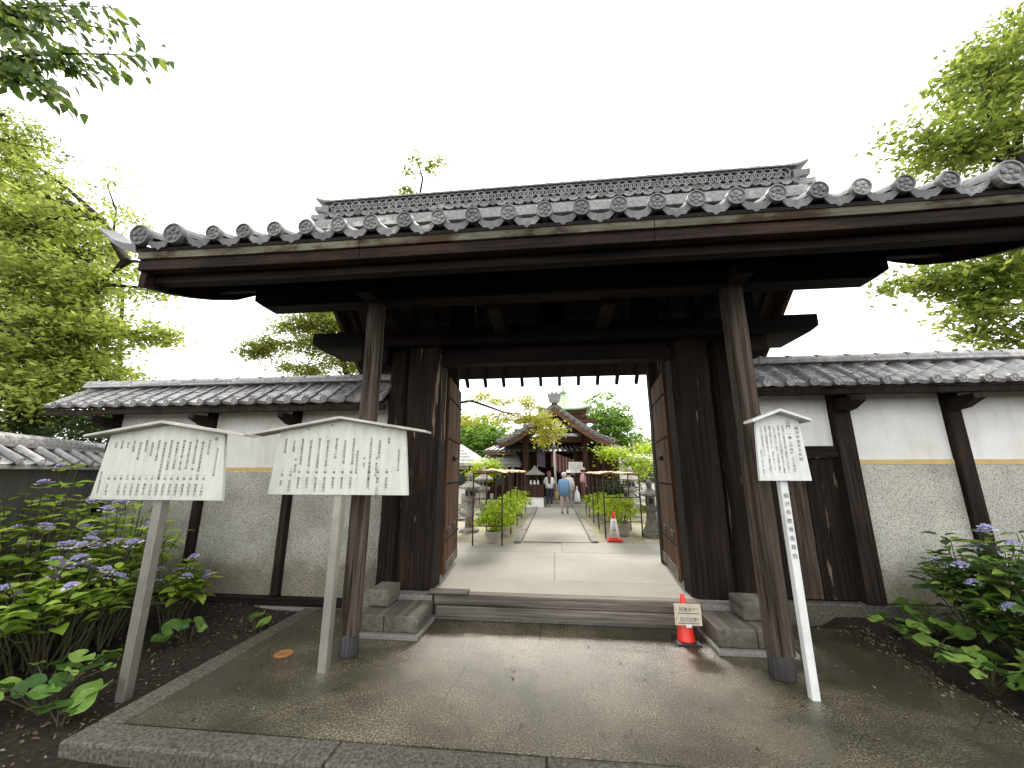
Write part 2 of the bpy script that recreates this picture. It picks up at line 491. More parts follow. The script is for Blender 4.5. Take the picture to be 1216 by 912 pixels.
M['leaf_cherry'] = leaf_mat('cherry_leaf', ((0.047, 0.088, 0.016), (0.121, 0.189, 0.034), (0.351, 0.432, 0.068)), 0.45, obj=True)
M['leaf_hyd'] = leaf_mat('hydrangea_leaf', ((0.138, 0.225, 0.027), (0.275, 0.413, 0.050), (0.500, 0.620, 0.112)), 0.4, obj=True)
M['leaf_hyd_dark'] = leaf_mat('dark_hydrangea_leaf', ((0.034, 0.086, 0.021), (0.098, 0.184, 0.034), (0.276, 0.380, 0.063)), 0.35, obj=True)
M['leaf_round'] = leaf_mat('round_leaf', ((0.046, 0.109, 0.021), (0.127, 0.241, 0.040), (0.299, 0.437, 0.092)), 0.3, 0.35, obj=True)
M['leaf_pot'] = leaf_mat('potted_leaf', ((0.17, 0.27, 0.02), (0.34, 0.46, 0.035), (0.52, 0.60, 0.08)), 0.5)
M['bark'] = wood('tree_bark', (0.02, 0.016, 0.012), (0.075, 0.062, 0.05), 'z', 0.9, fine=12)
M['stem'] = plain('green_brown_stem', (0.06, 0.055, 0.025), 0.7)
M['petal_blue'] = plain('blue_purple_bud', (0.34, 0.32, 0.54), 0.6, 0, 0.4, 60)
M['petal_lilac'] = plain('pale_lilac_petal', (0.66, 0.52, 0.68), 0.6, 0, 0.2, 30)
M['petal_white'] = plain('blue_white_petal', (0.55, 0.62, 0.78), 0.6, 0, 0.2, 30)
M['petal_pink'] = plain('pink_petal', (0.60, 0.16, 0.36), 0.6, 0, 0.25, 30)

# ------------------------------------------------------------------ letter shapes (made once, while the scene is still empty)
GLYPH = {}
def make_glyphs(chars):
    obs = []
    for ch in sorted(set(chars)):
        if ch in ' \u3000': continue
        cu = bpy.data.curves.new('glyph', 'FONT'); cu.body = ch; cu.size = 1.0; cu.resolution_u = 1; cu.align_x = 'CENTER'
        o = bpy.data.objects.new('glyph', cu); COL.objects.link(o); obs.append((ch, o, cu))
    bpy.context.view_layer.update()
    dg = bpy.context.evaluated_depsgraph_get()
    for ch, o, cu in obs:
        me = bpy.data.meshes.new_from_object(o.evaluated_get(dg))
        GLYPH[ch] = ([tuple(v.co) for v in me.vertices], [tuple(p.vertices) for p in me.polygons])
        bpy.data.objects.remove(o); bpy.data.meshes.remove(me); bpy.data.curves.remove(cu)
# ================================================================== SETTING
def hill(x, y):
    return 0.02 * math.sin(x * 2.1 + y) + 0.018 * math.sin(y * 3.3 - x * 1.3) + 0.012 * math.sin(x * 7.1) * math.sin(y * 6.3)
def grid_sheet(name, xs, ys, zf, mat, kind='structure'):
    vs = [(x, y, zf(x, y)) for y in ys for x in xs]
    n = len(xs)
    fs = [(j * n + i, j * n + i + 1, (j + 1) * n + i + 1, (j + 1) * n + i) for j in range(len(ys) - 1) for i in range(n - 1)]
    b = B(); b.add(vs, fs)
    return tag(b.build(name, mat, smooth=True), kind=kind)
xs = [-1500, -300, -80, -40, -20] + [-14 + 0.2 * i for i in range(141)] + [20, 40, 80, 300, 1500]
ys = [-1500, -300, -60, -20, -6] + [-2 + 0.2 * i for i in range(42)] + [7, 12, 40, 200, 1500]
def zg(x, y):
    z = -0.13 + (hill(x, y) if (-14 <= x <= 14 and -2 <= y <= 6.4) else 0)
    if y > 4.6 and y < 6.5: z += 0.05 * min(1, (y - 4.6))
    if x > 3.5 and 0 < y < 6.5: z += 0.10 * min(1.0, max(0.0, (y - 3.6) / 2.0))
    return z
grid_sheet('ground', xs, ys, zg, M['soil'])

# concrete forecourt pad with a border of cast kerb lengths
PX0, PX1, PY0, PY1 = -3.60, 3.56, 2.90, 5.72
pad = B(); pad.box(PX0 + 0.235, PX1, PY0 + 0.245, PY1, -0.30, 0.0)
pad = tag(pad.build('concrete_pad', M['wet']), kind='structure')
def kerb(x0, x1, y0, y1, dz=0.0):
    b = B(); b.box(x0, x1, y0, y1, -0.32, 0.006 + dz)
    b.build('kerb_stone', M['kerb'], pad, bevel=0.018)
cuts = [PX0, -1.58, -0.1, 1.42, PX1]
for i in range(4): kerb(cuts[i] + 0.004, cuts[i + 1] - 0.004, PY0, PY0 + 0.235, R.uniform(-0.004, 0.006))
for (a, b_) in ((PY0 + 0.243, 4.35), (4.358, PY1)):
    kerb(PX0, PX0 + 0.228, a, b_, R.uniform(-0.004, 0.003))

# leaf litter and pebbles on the soil of the two beds
def litter():
    b = B()
    rr = random.Random(3)
    for i in range(5200):
        if i % 3: x, y = rr.uniform(-8.5, -3.62), rr.uniform(1.6, 5.95)
        else: x, y = rr.uniform(3.6, 7.5), rr.uniform(2.5, 5.95)
        if i % 9 == 0: x, y = 3.56 + rr.gauss(0.02, 0.14), rr.uniform(2.9, 5.7)
        if i % 41 == 0: x, y = rr.uniform(-3.3, 3.4), rr.uniform(3.2, 5.3)
        z = max(zg(x, y) + 0.012, 0.005 if (-3.6 < x < 3.56 and 2.9 < y < 5.72) else -1)
        s = rr.uniform(0.008, 0.026); a = rr.uniform(0, 6.28)
        c, sn = math.cos(a) * s, math.sin(a) * s
        t1, t2 = rr.uniform(-0.012, 0.02), rr.uniform(-0.01, 0.02)
        b.add([(x - c, y - sn, z), (x + sn * .5, y - c * .5, z + t1), (x + c, y + sn, z + t2), (x - sn * .5, y + c * .5, z + 0.004)], [(0, 1, 2, 3)], rr.choice((0, 0, 1, 2)))
    o = b.build('leaf_litter', [plain('dead_leaf', (0.11, 0.065, 0.035), 0.8, 0, 0.4, 40), plain('pale_chip', (0.17, 0.135, 0.10), 0.8, 0, 0.3, 40), plain('black_leaf', (0.025, 0.018, 0.013), 0.8)])
    tag(o, 'dead leaves and pebbles scattered over the dark soil beds', 'litter', kind='stuff')
litter()

# courtyard behind the wall, a step higher
CZ = 0.30
cy = B(); cy.box(-60, 60, 6.22, 90, -0.4, CZ - 0.012)
cy = tag(cy.build('courtyard_ground', M['sand']), kind='structure')
ap = B()
ap.box(-2.55, 2.55, 5.60, 6.30, -0.2, CZ + 0.004)
apron = tag(ap.build('gate_floor', M['apron']), kind='structure')
for (x0, x1, y0, y1) in ((-2.9, -0.05, 6.31, 8.42), (-0.038, 2.9, 6.31, 8.42), (-6.0, 0.1, 8.432, 9.30), (0.112, 8.0, 8.432, 9.55)):
    b = B(); b.box(x0, x1, y0, y1, 0.0, CZ + R.uniform(0.0, 0.006)); b.build('concrete_slab', M['apron'], apron, bevel=0.008)
pa = tag(B().box(-0.78, 0.76, 9.57, 19.3, 0.0, CZ + 0.012).build('path', M['apron']), kind='structure')
y = 9.4
for k in range(11):
    L_ = R.uniform(0.8, 1.05)
    for sx in (-1, 1):
        b = B(); xa = -0.98 if sx < 0 else 0.80
        y0 = max(y, 9.31 if sx < 0 else 9.56)
        b.box(xa, xa + 0.16, y0 + 0.006, y + L_ - 0.006, 0.0, CZ + 0.045 + R.uniform(-.008, .008))
        b.build('kerb_stone', M['slabstone'], pa, bevel=0.012)
    y += L_

# small rusty round cover set in the pad
cv = B(); mc = gnd(337, 777)
cv.lathe([(0.095, 0.002), (0.095, 0.010), (0.088, 0.013), (0.070, 0.013), (0.066, 0.009), (0.002, 0.010)], 24, (mc.x, mc.y, 0))
cvo = cv.build('access_cover', plain('rusty_cover', (0.30, 0.13, 0.04), 0.75, 0.2, 0.5, 45), smooth=False)
tag(cvo, 'small rusty round access cover set in the concrete pad', 'cover')

# ================================================================== TILE PIECES
def disc_mesh(name, r, depth, petals, mat, rim=0.012):
    """round eave end facing -Y with a raised rim and a flower crest"""
    b = B(); n = 20
    def ring(rr, yy): return [(rr * math.cos(2 * math.pi * k / n), yy, rr * math.sin(2 * math.pi * k / n)) for k in range(n)]
    prof = [(r, depth), (r, 0.0), (r * 0.97, -0.006), (r * 0.84, -0.006), (r * 0.80, 0.006), (r * 0.02, 0.006)]
    vs = []; fs = []
    for rr, yy in prof: vs += ring(rr, yy)
    for i in range(len(prof) - 1):
        for k in range(n): fs.append((i * n + k, i * n + (k + 1) % n, (i + 1) * n + (k + 1) % n, (i + 1) * n + k))
    fs.append(tuple(range(n)))
    b.add(vs, fs)
    if petals == 5:
        for k in range(5):
            t = 2 * math.pi * k / 5 + math.pi / 2
            b.ball((r * 0.47 * math.cos(t), 0.004, r * 0.47 * math.sin(t)), r * 0.255, 8, 4, sc=(1, 0.5, 1))
        b.ball((0, 0.004, 0), r * 0.17, 6, 4, sc=(1, 0.6, 1))
    else:
        for k in range(6):
            t = 2 * math.pi * k / 6 + 0.3
            b.bar((0, 0.001, 0), (r * 0.78 * math.cos(t), 0.001, r * 0.78 * math.sin(t)), r * 0.13, 0.014, up=(0, 1, 0))
        b.ball((0, 0.002, 0), r * 0.2, 6, 4, sc=(1, 0.6, 1))
    return b.mesh(name, mat, smooth=False)

def arc_tile(name, r, length, mat, th=0.016, a0=0.0, a1=math.pi, n=8, taper=0.94, zc=0.0):
    """half-round cover tile along +Y (up the slope)"""
    b = B(); vs = []; fs = []
    for (yy, k) in ((0.0, 1.0), (length, taper)):
        for rr in (r * k, r * k - th):
            for i in range(n + 1):
                t = a0 + (a1 - a0) * i / n
                vs.append((rr * math.cos(t), yy, zc + rr * math.sin(t)))
    m = n + 1
    for i in range(n):
        fs.append((i, i + 1, 2 * m + i + 1, 2 * m + i)); fs.append((m + i + 1, m + i, 3 * m + i, 3 * m + i + 1))
        fs.append((i + 1, i, m + i, m + i + 1)); fs.append((2 * m + i, 2 * m + i + 1, 3 * m + i + 1, 3 * m + i))
    fs += [(0, 2 * m, 3 * m, m), (n, m + n, 3 * m + n, 2 * m + n)]
    b.add(vs, fs)
    return b.mesh(name, mat, smooth=False)

def pan_tile(name, w, length, sag, mat, th=0.02, lip=0.0, n=8):
    """concave pan tile; with lip>0 its front edge hangs down as an ornamented eave face"""
    b = B(); vs = []; fs = []
    def z(u): return -sag * (1 - (2 * u - 1) ** 2)
    m = n + 1
    for yy in (0.0, length):
        for dz in (0.0, -th):
            for i in range(m):
                u = i / n; vs.append(((u - 0.5) * w, yy, z(u) + dz))
    for i in range(n):
        fs.append((i, i + 1, 2 * m + i + 1, 2 * m + i)); fs.append((m + i + 1, m + i, 3 * m + i, 3 * m + i + 1))
        if not lip: fs.append((i + 1, i, m + i, m + i + 1))
        fs.append((2 * m + i, 2 * m + i + 1, 3 * m + i + 1, 3 * m + i))
    fs += [(0, 2 * m, 3 * m, m), (n, m + n, 3 * m + n, 2 * m + n)]
    b.add(vs, fs)
    if lip:
        prof = [0.35, 0.62, 0.86, 0.72, 1.0, 0.72, 0.86, 0.62, 0.35]
        a = [((i / n - 0.5) * w, -0.014, z(i / n) + 0.004) for i in range(m)]
        c = [((i / n - 0.5) * w, -0.014, z(i / n) - lip * prof[i]) for i in range(m)]
        a2 = [(x, 0.012, zz) for x, _, zz in a]; c2 = [(x, 0.012, zz) for x, _, zz in c]
        f2 = []
        for i in range(n):
            f2 += [(i, i + 1, m + i + 1, m + i)][:0] + [(m + i, m + i + 1, i + 1, i), (2 * m + i, 2 * m + i + 1, 3 * m + i + 1, 3 * m + i), (i, i + 1, 2 * m + i + 1, 2 * m + i), (m + i + 1, m + i, 3 * m + i, 3 * m + i + 1)]
        f2 += [(0, 2 * m, 3 * m, m), (n, m + n, 3 * m + n, 2 * m + n)]
        b.add(a + c + a2 + c2, f2)
    return b.mesh(name, mat, smooth=False)

def wave_tile(name, w, length, mat, th=0.022, rise=0.055, front=0.0):
    """one-piece wave tile: shallow pan with a roll at its right edge"""
    b = B(); n = 12; m = n + 1; vs = []; fs = []
    def z(u):
        if u < 0.62: return 0.012 * math.cos(u / 0.62 * math.pi) - 0.012
        q = (u - 0.62) / 0.38
        return -0.024 + rise * math.sin(q * math.pi * 0.62) ** 1.2
    for yy in (0.0, length):
        for dz in (0.0, -th - (front if yy == 0 else 0)):
            for i in range(m): vs.append(((i / n - 0.5) * w * 1.02, yy, z(i / n) + dz))
    for i in range(n):
        fs.append((i, i + 1, 2 * m + i + 1, 2 * m + i)); fs.append((m + i + 1, m + i, 3 * m + i, 3 * m + i + 1))
        fs.append((i + 1, i, m + i, m + i + 1)); fs.append((2 * m + i, 2 * m + i + 1, 3 * m + i + 1, 3 * m + i))
    fs += [(0, 2 * m, 3 * m, m), (n, m + n, 3 * m + n, 2 * m + n)]
    b.add(vs, fs)
    return b.mesh(name, mat, smooth=False)

# ================================================================== THE GATE
GX = -0.04
gate = thing('temple_gate', 'large dark weathered timber temple gate with tiled gable roof and open doors', 'gate', (GX, 5.75, 0))

# --- upright timbers
def chamfer_post(x, y, w, z0, z1, name, mat, wd_=None, parent=gate, lean=0.0):
    d = wd_ or w; c = 0.16 * min(w, d)
    poly = [(-w / 2 + c, -d / 2), (w / 2 - c, -d / 2), (w / 2, -d / 2 + c), (w / 2, d / 2 - c), (w / 2 - c, d / 2), (-w / 2 + c, d / 2), (-w / 2, d / 2 - c), (-w / 2, -d / 2 + c)]
    b = B(); rr = random.Random(int(x * 100) + 7)
    nz = 14; vs = []; fs = []
    for k in range(nz + 1):
        z = z0 + (z1 - z0) * k / nz
        jx, jy = rr.uniform(-.004, .004), rr.uniform(-.004, .004)
        for px, py in poly: vs.append((x + px * (1 + rr.uniform(-.012, .012)) + jx + lean * (z - z0), y + py * (1 + rr.uniform(-.012, .012)) + jy, z))
    for k in range(nz):
        for i in range(8): fs.append((k * 8 + i, k * 8 + (i + 1) % 8, (k + 1) * 8 + (i + 1) % 8, (k + 1) * 8 + i))
    fs.append(tuple(reversed(range(8)))); fs.append(tuple(range(nz * 8, nz * 8 + 8)))
    b.add(vs, fs)
    return b.build(name, mat, parent)
for (x, w, sh) in ((-2.235, 0.180, 0.20), (2.10, 0.205, 0.21)):
    p_ = chamfer_post(x, 4.42, w, sh, 4.0, 'front_post', M['post'])
    b = B(); b.lathe([(w * 0.54, 0.0), (w * 0.56, 0.02), (w * 0.535, sh - 0.01), (w * 0.50, sh + 0.012)], 16, (x, 4.42, 0))
    b.build('post_shoe', M['sheath'], p_, smooth=True)
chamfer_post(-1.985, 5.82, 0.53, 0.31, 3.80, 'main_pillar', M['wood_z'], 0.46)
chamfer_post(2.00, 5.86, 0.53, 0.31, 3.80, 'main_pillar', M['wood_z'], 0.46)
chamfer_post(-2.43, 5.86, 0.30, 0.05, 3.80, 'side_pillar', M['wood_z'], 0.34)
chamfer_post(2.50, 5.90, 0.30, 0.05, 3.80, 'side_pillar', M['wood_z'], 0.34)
for sx in (-1, 1):
    chamfer_post(GX + sx * 2.03, 7.62, 0.26, 0.31, 4.68, 'rear_post', M['wood_z'])

# --- beams
def beam(name, x0, x1, y0, y1, z0, z1, mat='wood_x', cut=0.0, parent=gate):
    b = B()
    if cut:
        h = z1 - z0
        b.prism([(x0, z1), (x0, z0 + h * 0.34), (x0 + cut, z0), (x1 - cut, z0), (x1, z0 + h * 0.34), (x1, z1)], (0, y1, 0), (1, 0, 0), (0, 0, 1), (0, y0 - y1, 0))
    else: b.box(x0, x1, y0, y1, z0, z1)
    return b.build(name, M[mat], parent, bevel=0.012)
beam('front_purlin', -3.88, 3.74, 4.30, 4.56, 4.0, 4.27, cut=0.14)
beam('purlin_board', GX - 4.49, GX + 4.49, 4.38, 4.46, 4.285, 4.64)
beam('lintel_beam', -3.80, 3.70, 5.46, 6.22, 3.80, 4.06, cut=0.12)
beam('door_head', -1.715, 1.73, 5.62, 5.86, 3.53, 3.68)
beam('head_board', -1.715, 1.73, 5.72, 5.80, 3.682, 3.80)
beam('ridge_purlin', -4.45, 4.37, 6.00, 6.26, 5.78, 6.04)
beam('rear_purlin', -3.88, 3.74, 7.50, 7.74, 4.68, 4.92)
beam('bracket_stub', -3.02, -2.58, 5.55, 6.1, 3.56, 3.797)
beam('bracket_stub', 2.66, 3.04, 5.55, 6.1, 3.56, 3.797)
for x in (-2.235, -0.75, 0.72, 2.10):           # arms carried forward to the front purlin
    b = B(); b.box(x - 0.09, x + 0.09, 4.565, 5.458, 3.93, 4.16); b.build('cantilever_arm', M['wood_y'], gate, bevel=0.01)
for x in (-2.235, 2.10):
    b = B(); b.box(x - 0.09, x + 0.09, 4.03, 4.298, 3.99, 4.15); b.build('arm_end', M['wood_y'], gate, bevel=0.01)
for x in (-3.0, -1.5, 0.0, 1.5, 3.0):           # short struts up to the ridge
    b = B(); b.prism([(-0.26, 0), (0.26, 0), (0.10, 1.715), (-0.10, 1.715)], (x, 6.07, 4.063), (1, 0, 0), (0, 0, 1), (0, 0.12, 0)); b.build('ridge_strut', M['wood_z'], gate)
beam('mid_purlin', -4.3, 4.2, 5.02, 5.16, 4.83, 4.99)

# --- roof
EY, RY, BY = 3.40, 6.30, 9.20
def zroof(y):
    if y <= RY:
        t = y - EY; return 4.40 + 0.30 * t + 0.1415 * t * t
    t = BY - y; return 4.10 + 0.7 * t + 0.0395 * t * t
def sweep(x): return 0.03 * (max(0.0, abs(x - GX) - 2.4) / 2.2) ** 2
roof = B()
vs = []; fs = []
xsr = [GX - 4.55 + 9.1 * i / 26 for i in range(27)]
ysr = [3.42, 3.7, 4.0, 4.4, 4.8, 5.3, 5.8, 6.3, 6.8, 7.3, 7.8, 8.4, 9.03]
for dz in (-0.075, -0.115):
    for y in ysr:
        for x in xsr: vs.append((x, y, zroof(y) + dz + sweep(x) * (1 if y < 5 else 0.6)))
n, m = len(xsr), len(ysr); o = n * m
for j in range(m - 1):
    for i in range(n - 1):
        fs.append((j * n + i, j * n + i + 1, (j + 1) * n + i + 1, (j + 1) * n + i))
        fs.append((o + j * n + i + 1, o + j * n + i, o + (j + 1) * n + i, o + (j + 1) * n + i + 1))
for i in range(n - 1):
    fs.append((i + 1, i, o + i, o + i + 1)); fs.append(((m - 1) * n + i, (m - 1) * n + i + 1, o + (m - 1) * n + i + 1, o + (m - 1) * n + i))
for j in range(m - 1):
    fs.append((j * n, (j + 1) * n, o + (j + 1) * n, o + j * n)); fs.append(((j + 1) * n + n - 1, j * n + n - 1, o + j * n + n - 1, o + (j + 1) * n + n - 1))
roof.add(vs, fs)
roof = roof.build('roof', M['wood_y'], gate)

# eave boards following the sweep of the eave
def swept_board(name, y0, y1, za, zb, mat, xa, xb, parent=roof, n=24):
    b = B(); vs = []; fs = []
    for i in range(n + 1):
        x = xa + (xb - xa) * i / n; s = sweep(x)
        vs += [(x, y0, za + s), (x, y0, zb + s), (x, y1, zb + s), (x, y1, za + s)]
    for i in range(n):
        for k in range(4): fs.append((i * 4 + k, i * 4 + (k + 1) % 4, (i + 1) * 4 + (k + 1) % 4, (i + 1) * 4 + k))
    fs += [(3, 2, 1, 0), (n * 4, n * 4 + 1, n * 4 + 2, n * 4 + 3)]
    b.add(vs, fs); return b.build(name, mat, parent, bevel=0.006)
cutsx = [GX - 4.58, -2.0, 1.02, GX + 4.58]
for i in range(3):
    swept_board('eave_board', 3.43, 3.50, 4.205, 4.318, M['fascia_pale'], cutsx[i] + 0.003, cutsx[i + 1] - 0.003, n=10)
    swept_board('fascia', 3.455, 3.57, 4.08, 4.20, M['fascia'], cutsx[i] + 0.003, cutsx[i + 1] - 0.003, n=10)
swept_board('soffit_beam', 3.60, 3.72, 3.99, 4.10, M['wood_x'], GX - 4.5, GX + 4.5)
# rafters
x = GX - 4.30
while x < GX + 4.35:
    b = B(); s = sweep(x)
    for (ya, yb, da, db) in ((3.725, 4.60, 0, 0), (4.60, 5.40, 0, 0), (5.40, 6.20, 0, 0)):
        za, zb = zroof(ya) - 0.13 + s * max(0, 1 - (ya - 3.4) / 1.6), zroof(yb) - 0.13 + s * max(0, 1 - (yb - 3.4) / 1.6)
        b.hexa([(x - .045, ya, za - .1), (x + .045, ya, za - .1), (x + .045, yb, zb - .1), (x - .045, yb, zb - .1)],
               [(x - .045, ya, za), (x + .045, ya, za), (x + .045, yb, zb), (x - .045, yb, zb)])
    b.build('rafter', M['wood_y'], roof)
    x += 0.537
x = GX - 4.30
while x < GX + 4.35:
    b = B()
    for (ya, yb) in ((6.27, 7.7), (7.7, 9.15)):
        za, zb = zroof(ya) - 0.13, zroof(yb) - 0.13
        b.hexa([(x - .04, ya, za - .09), (x + .04, ya, za - .09), (x + .04, yb, zb - .09), (x - .04, yb, zb - .09)], [(x - .04, ya, za), (x + .04, ya, za), (x + .04, yb, zb), (x - .04, yb, zb)])
    b.build('rear_rafter', M['wood_y'], roof)
    x += 0.45
# bargeboards at both gable ends
for sx in (-1, 1):
    for (ya, yb, k) in ((3.50, RY, 0), (BY - 0.02, RY, 1)):
        b = B(); N_ = 9; vs = []; fs = []
        for i in range(N_ + 1):
            y = ya + (yb - ya) * i / N_
            s = sweep(GX + 4.5) * (1 if y < 5 else 0.6) * max(0.0, 1 - abs(y - (3.4 if k == 0 else BY)) / 2.4)
            zt = zroof(y) - 0.08 + s; d = (0.45 + 0.20 * min(1.0, i / 4)) if k == 0 else 0.30 + 0.1 * i / N_
            for xx in (GX + sx * 4.50, GX + sx * 4.58): vs += [(xx, y, zt), (xx, y, zt - d)]
        for i in range(N_):
            for (p, q) in ((0, 1), (1, 3), (3, 2), (2, 0)): fs.append((i * 4 + p, i * 4 + q, (i + 1) * 4 + q, (i + 1) * 4 + p))
        fs += [(0, 2, 3, 1), (N_ * 4, N_ * 4 + 1, N_ * 4 + 3, N_ * 4 + 2)]
        b.add(vs, fs); b.build('bargeboard', M['fascia'], roof)

# tiles
SP = 0.363
cover = arc_tile('cover_tile', 0.078, 0.30, M['tile'])
panT = pan_tile('pan_tile', 0.30, 0.30, 0.055, M['tile'])
eavep = pan_tile('eave_pan_tile', 0.31, 0.30, 0.055, M['tile'], lip=0.085)
discm = disc_mesh('eave_disc', 0.086, 0.05, 5, M['tile'])
bigdisc = disc_mesh('verge_disc', 0.118, 0.06, 5, M['tile'])
bigcover = arc_tile('verge_cover', 0.112, 0.34, M['tile'])
def slope_at(y): return math.atan((zroof(y + 0.02) - zroof(y - 0.02)) / 0.04)
def tilem(x, y, dz, tilt=0.0, yaw=0.0):
    s = sweep(x) * max(0.0, 1 - (y - EY) / 1.6)
    return Matrix.Translation((x, y, zroof(y) + s + dz)) @ Matrix.Rotation(slope_at(y) + tilt, 4, 'X') @ Matrix.Rotation(yaw, 4, 'Z')
courses = []
y = EY
while y < RY - 0.15:
    courses.append(y); y += 0.255 * math.cos(slope_at(y))
cols = [GX + SP * k for k in range(-10, 11)]
NB = 4
rest = B()
def add_mesh(b, me, mat4):
    n0 = len(b.v)
    b.v.extend([tuple(mat4 @ v.co) for v in me.vertices])
    b.f.extend([tuple(i + n0 for i in p.vertices) for p in me.polygons]); b.m.extend([0] * len(me.polygons))
for k, y in enumerate(courses):
    for x in cols:
        j = R.uniform(-.006, .006)
        mt = tilem(x + j, y, 0.030, 0.03, R.uniform(-.015, .015))
        if k < NB: inst('cover_tile', cover, roof, mt)
        else: add_mesh(rest, cover, mt)
    for i in range(-1, len(cols)):
        x = GX + SP * (-10.5 + i + 1)
        mt = tilem(x, y, 0.035, -0.045)
        if k == 0: inst('eave_pan_tile', eavep, roof, mt)
        elif k < NB: inst('pan_tile', panT, roof, mt)
        else: add_mesh(rest, panT, mt)
for x in cols:
    s = sweep(x)
    inst('eave_disc', discm, roof, Matrix.Translation((x, EY - 0.03, zroof(EY) + s + 0.05)) @ Matrix.Rotation(0.10, 4, 'X') @ Matrix.Rotation(R.uniform(-.5, .5), 4, 'Y'))
# thick verge rolls and the flaring corner tiles
for sx in (-1, 1):
    for q, dx in enumerate((4.10, 4.52)):
        x = GX + sx * dx
        inst('verge_disc', bigdisc, roof, Matrix.Translation((x, EY - 0.05, zroof(EY) + sweep(x) + 0.055)) @ Matrix.Rotation(0.1, 4, 'X'))
        yy = EY - 0.02
        k = 0
        while yy < RY - 0.1:
            mt = tilem(x, yy, 0.045, 0.025)
            inst('verge_cover', bigcover, roof, mt); yy += 0.29 * math.cos(slope_at(yy)); k += 1
    inst('eave_pan_tile', eavep, roof, tilem(GX + sx * 4.31, EY - 0.01, 0.035, -0.045))
    # flare: curved pan turning outwards and up, one per course along the verge
    b = B(); N_ = 8; vs = []; fs = []
    for yy, th in ((0.0, 0.0), (0.34, 0.0)):
        for lay in (0, 1):
            for i in range(N_ + 1):
                u = i / N_
                xx = sx * (0.06 + 0.58 * u) ; zz = -0.045 + 0.25 * u ** 2.0
                tk = 0.085 * (1 - u) ** 0.7 + 0.012 if lay else 0.0
                vs.append((xx, yy + (0.0 if yy else 0.10 * u), zz - tk))
    m_ = N_ + 1
    for i in range(N_):
        fs += [(i, i + 1, 2 * m_ + i + 1, 2 * m_ + i), (m_ + i + 1, m_ + i, 3 * m_ + i, 3 * m_ + i + 1), (i + 1, i, m_ + i, m_ + i + 1), (2 * m_ + i, 2 * m_ + i + 1, 3 * m_ + i + 1, 3 * m_ + i)]
    fs += [(0, 2 * m_, 3 * m_, m_), (N_, m_ + N_, 3 * m_ + N_, 2 * m_ + N_)]
    if sx < 0: fs = [tuple(reversed(f)) for f in fs]
    b.add(vs, fs); flare = b.mesh('corner_tile', M['tile'])
    inst('corner_tile', flare, roof, tilem(GX + sx * 4.54, EY - 0.02, 0.03, 0.0))
    smallf = B(); smallf.v = [(x_ * 0.45, y_, z_ * 0.35) for x_, y_, z_ in b.v]; smallf.f = b.f; smallf.m = b.m
    smf = smallf.mesh('verge_pan', M['tile'])
    for y in courses[1:]: inst('verge_pan', smf, roof, tilem(GX + sx * 4.56, y, 0.03, 0.0))
# rear slope and hidden upper courses: too many to pick apart
y = RY + 0.1
while y < BY - 0.44:
    sl_ = math.atan((zroof(y + 0.02) - zroof(y - 0.02)) / 0.04)
    for i, x in enumerate(cols):
        add_mesh(rest, cover, Matrix.Translation((x, y + 0.28, zroof(y + 0.28) + 0.03)) @ Matrix.Rotation(sl_, 4, 'X') @ Matrix.Translation((0, -0.28, 0)))
        add_mesh(rest, panT, Matrix.Translation((x + SP / 2, y + 0.28, zroof(y + 0.28) + 0.035)) @ Matrix.Rotation(sl_, 4, 'X') @ Matrix.Translation((0, -0.28, 0)))
    y += 0.23
tag(rest.build('upper_tile', M['tile'], roof), kind='stuff')

# ridge: stacked flat courses, a row of little discs, pierced ring tiles, cap
rz0 = zroof(RY) + 0.02
ridge = B()
for k, (w, z0, z1) in enumerate(((0.60, rz0 - 0.12, rz0 + 0.045), (0.54, rz0 + 0.05, rz0 + 0.09), (0.48, rz0 + 0.095, rz0 + 0.135))):
    ridge.box(GX - 4.38, GX + 4.38, RY - w / 2, RY + w / 2, z0, z1)
ridge.box(GX - 4.33, GX + 4.33, RY - 0.09, RY + 0.09, rz0 + 0.137, rz0 + 0.66)
ridge = ridge.build('ridge', M['tile'], gate, bevel=0.01)
zr = rz0 + 0.14
rd = disc_mesh('ridge_disc', 0.062, 0.10, 5, M['tile'])
rl = pan_tile('ridge_lip_tile', 0.20, 0.12, 0.035, M['tile'], lip=0.05)
nrd = 27
for k in range(nrd):
    x = GX - 4.20 + 8.40 * k / (nrd - 1)
    inst('ridge_disc', rd, ridge, Matrix.Translation((x, RY - 0.265, zr + 0.075)))
    if k < nrd - 1: inst('ridge_lip_tile', rl, ridge, Matrix.Translation((x + 0.161, RY - 0.25, zr + 0.075)))
b = B(); b.box(GX - 4.32, GX + 4.32, RY - 0.165, RY + 0.165, zr + 0.125, zr + 0.155); b.build('flat_course', M['tile'], ridge, bevel=0.006)
ringb = B(); N_ = 16; vs = []; fs = []
for i in range(N_):
    t = 2 * math.pi * i / N_
    for (rr, yy) in ((0.098, -0.02), (0.098, 0.03), (0.078, 0.03), (0.078, -0.02)): vs.append((rr * math.cos(t), yy, rr * math.sin(t)))
for i in range(N_):
    for k in range(4): fs.append((i * 4 + k, i * 4 + (k + 1) % 4, ((i + 1) % N_) * 4 + (k + 1) % 4, ((i + 1) % N_) * 4 + k))
ringb.add(vs, fs); ringm = ringb.mesh('ring_tile', M['tile'])
k = 0; x = GX - 4.17
while x < GX + 4.18:
    inst('ring_tile', ringm, ridge, Matrix.Translation((x, RY - 0.125, zr + 0.265)))
    inst('ring_tile', ringm, ridge, Matrix.Translation((x + 0.0685, RY - 0.121, zr + 0.335)))
    x += 0.137; k += 1
b = B(); b.box(GX - 4.34, GX + 4.34, RY - 0.17, RY + 0.17, zr + 0.437, zr + 0.472); b.build('flat_course', M['tile'], ridge, bevel=0.006)
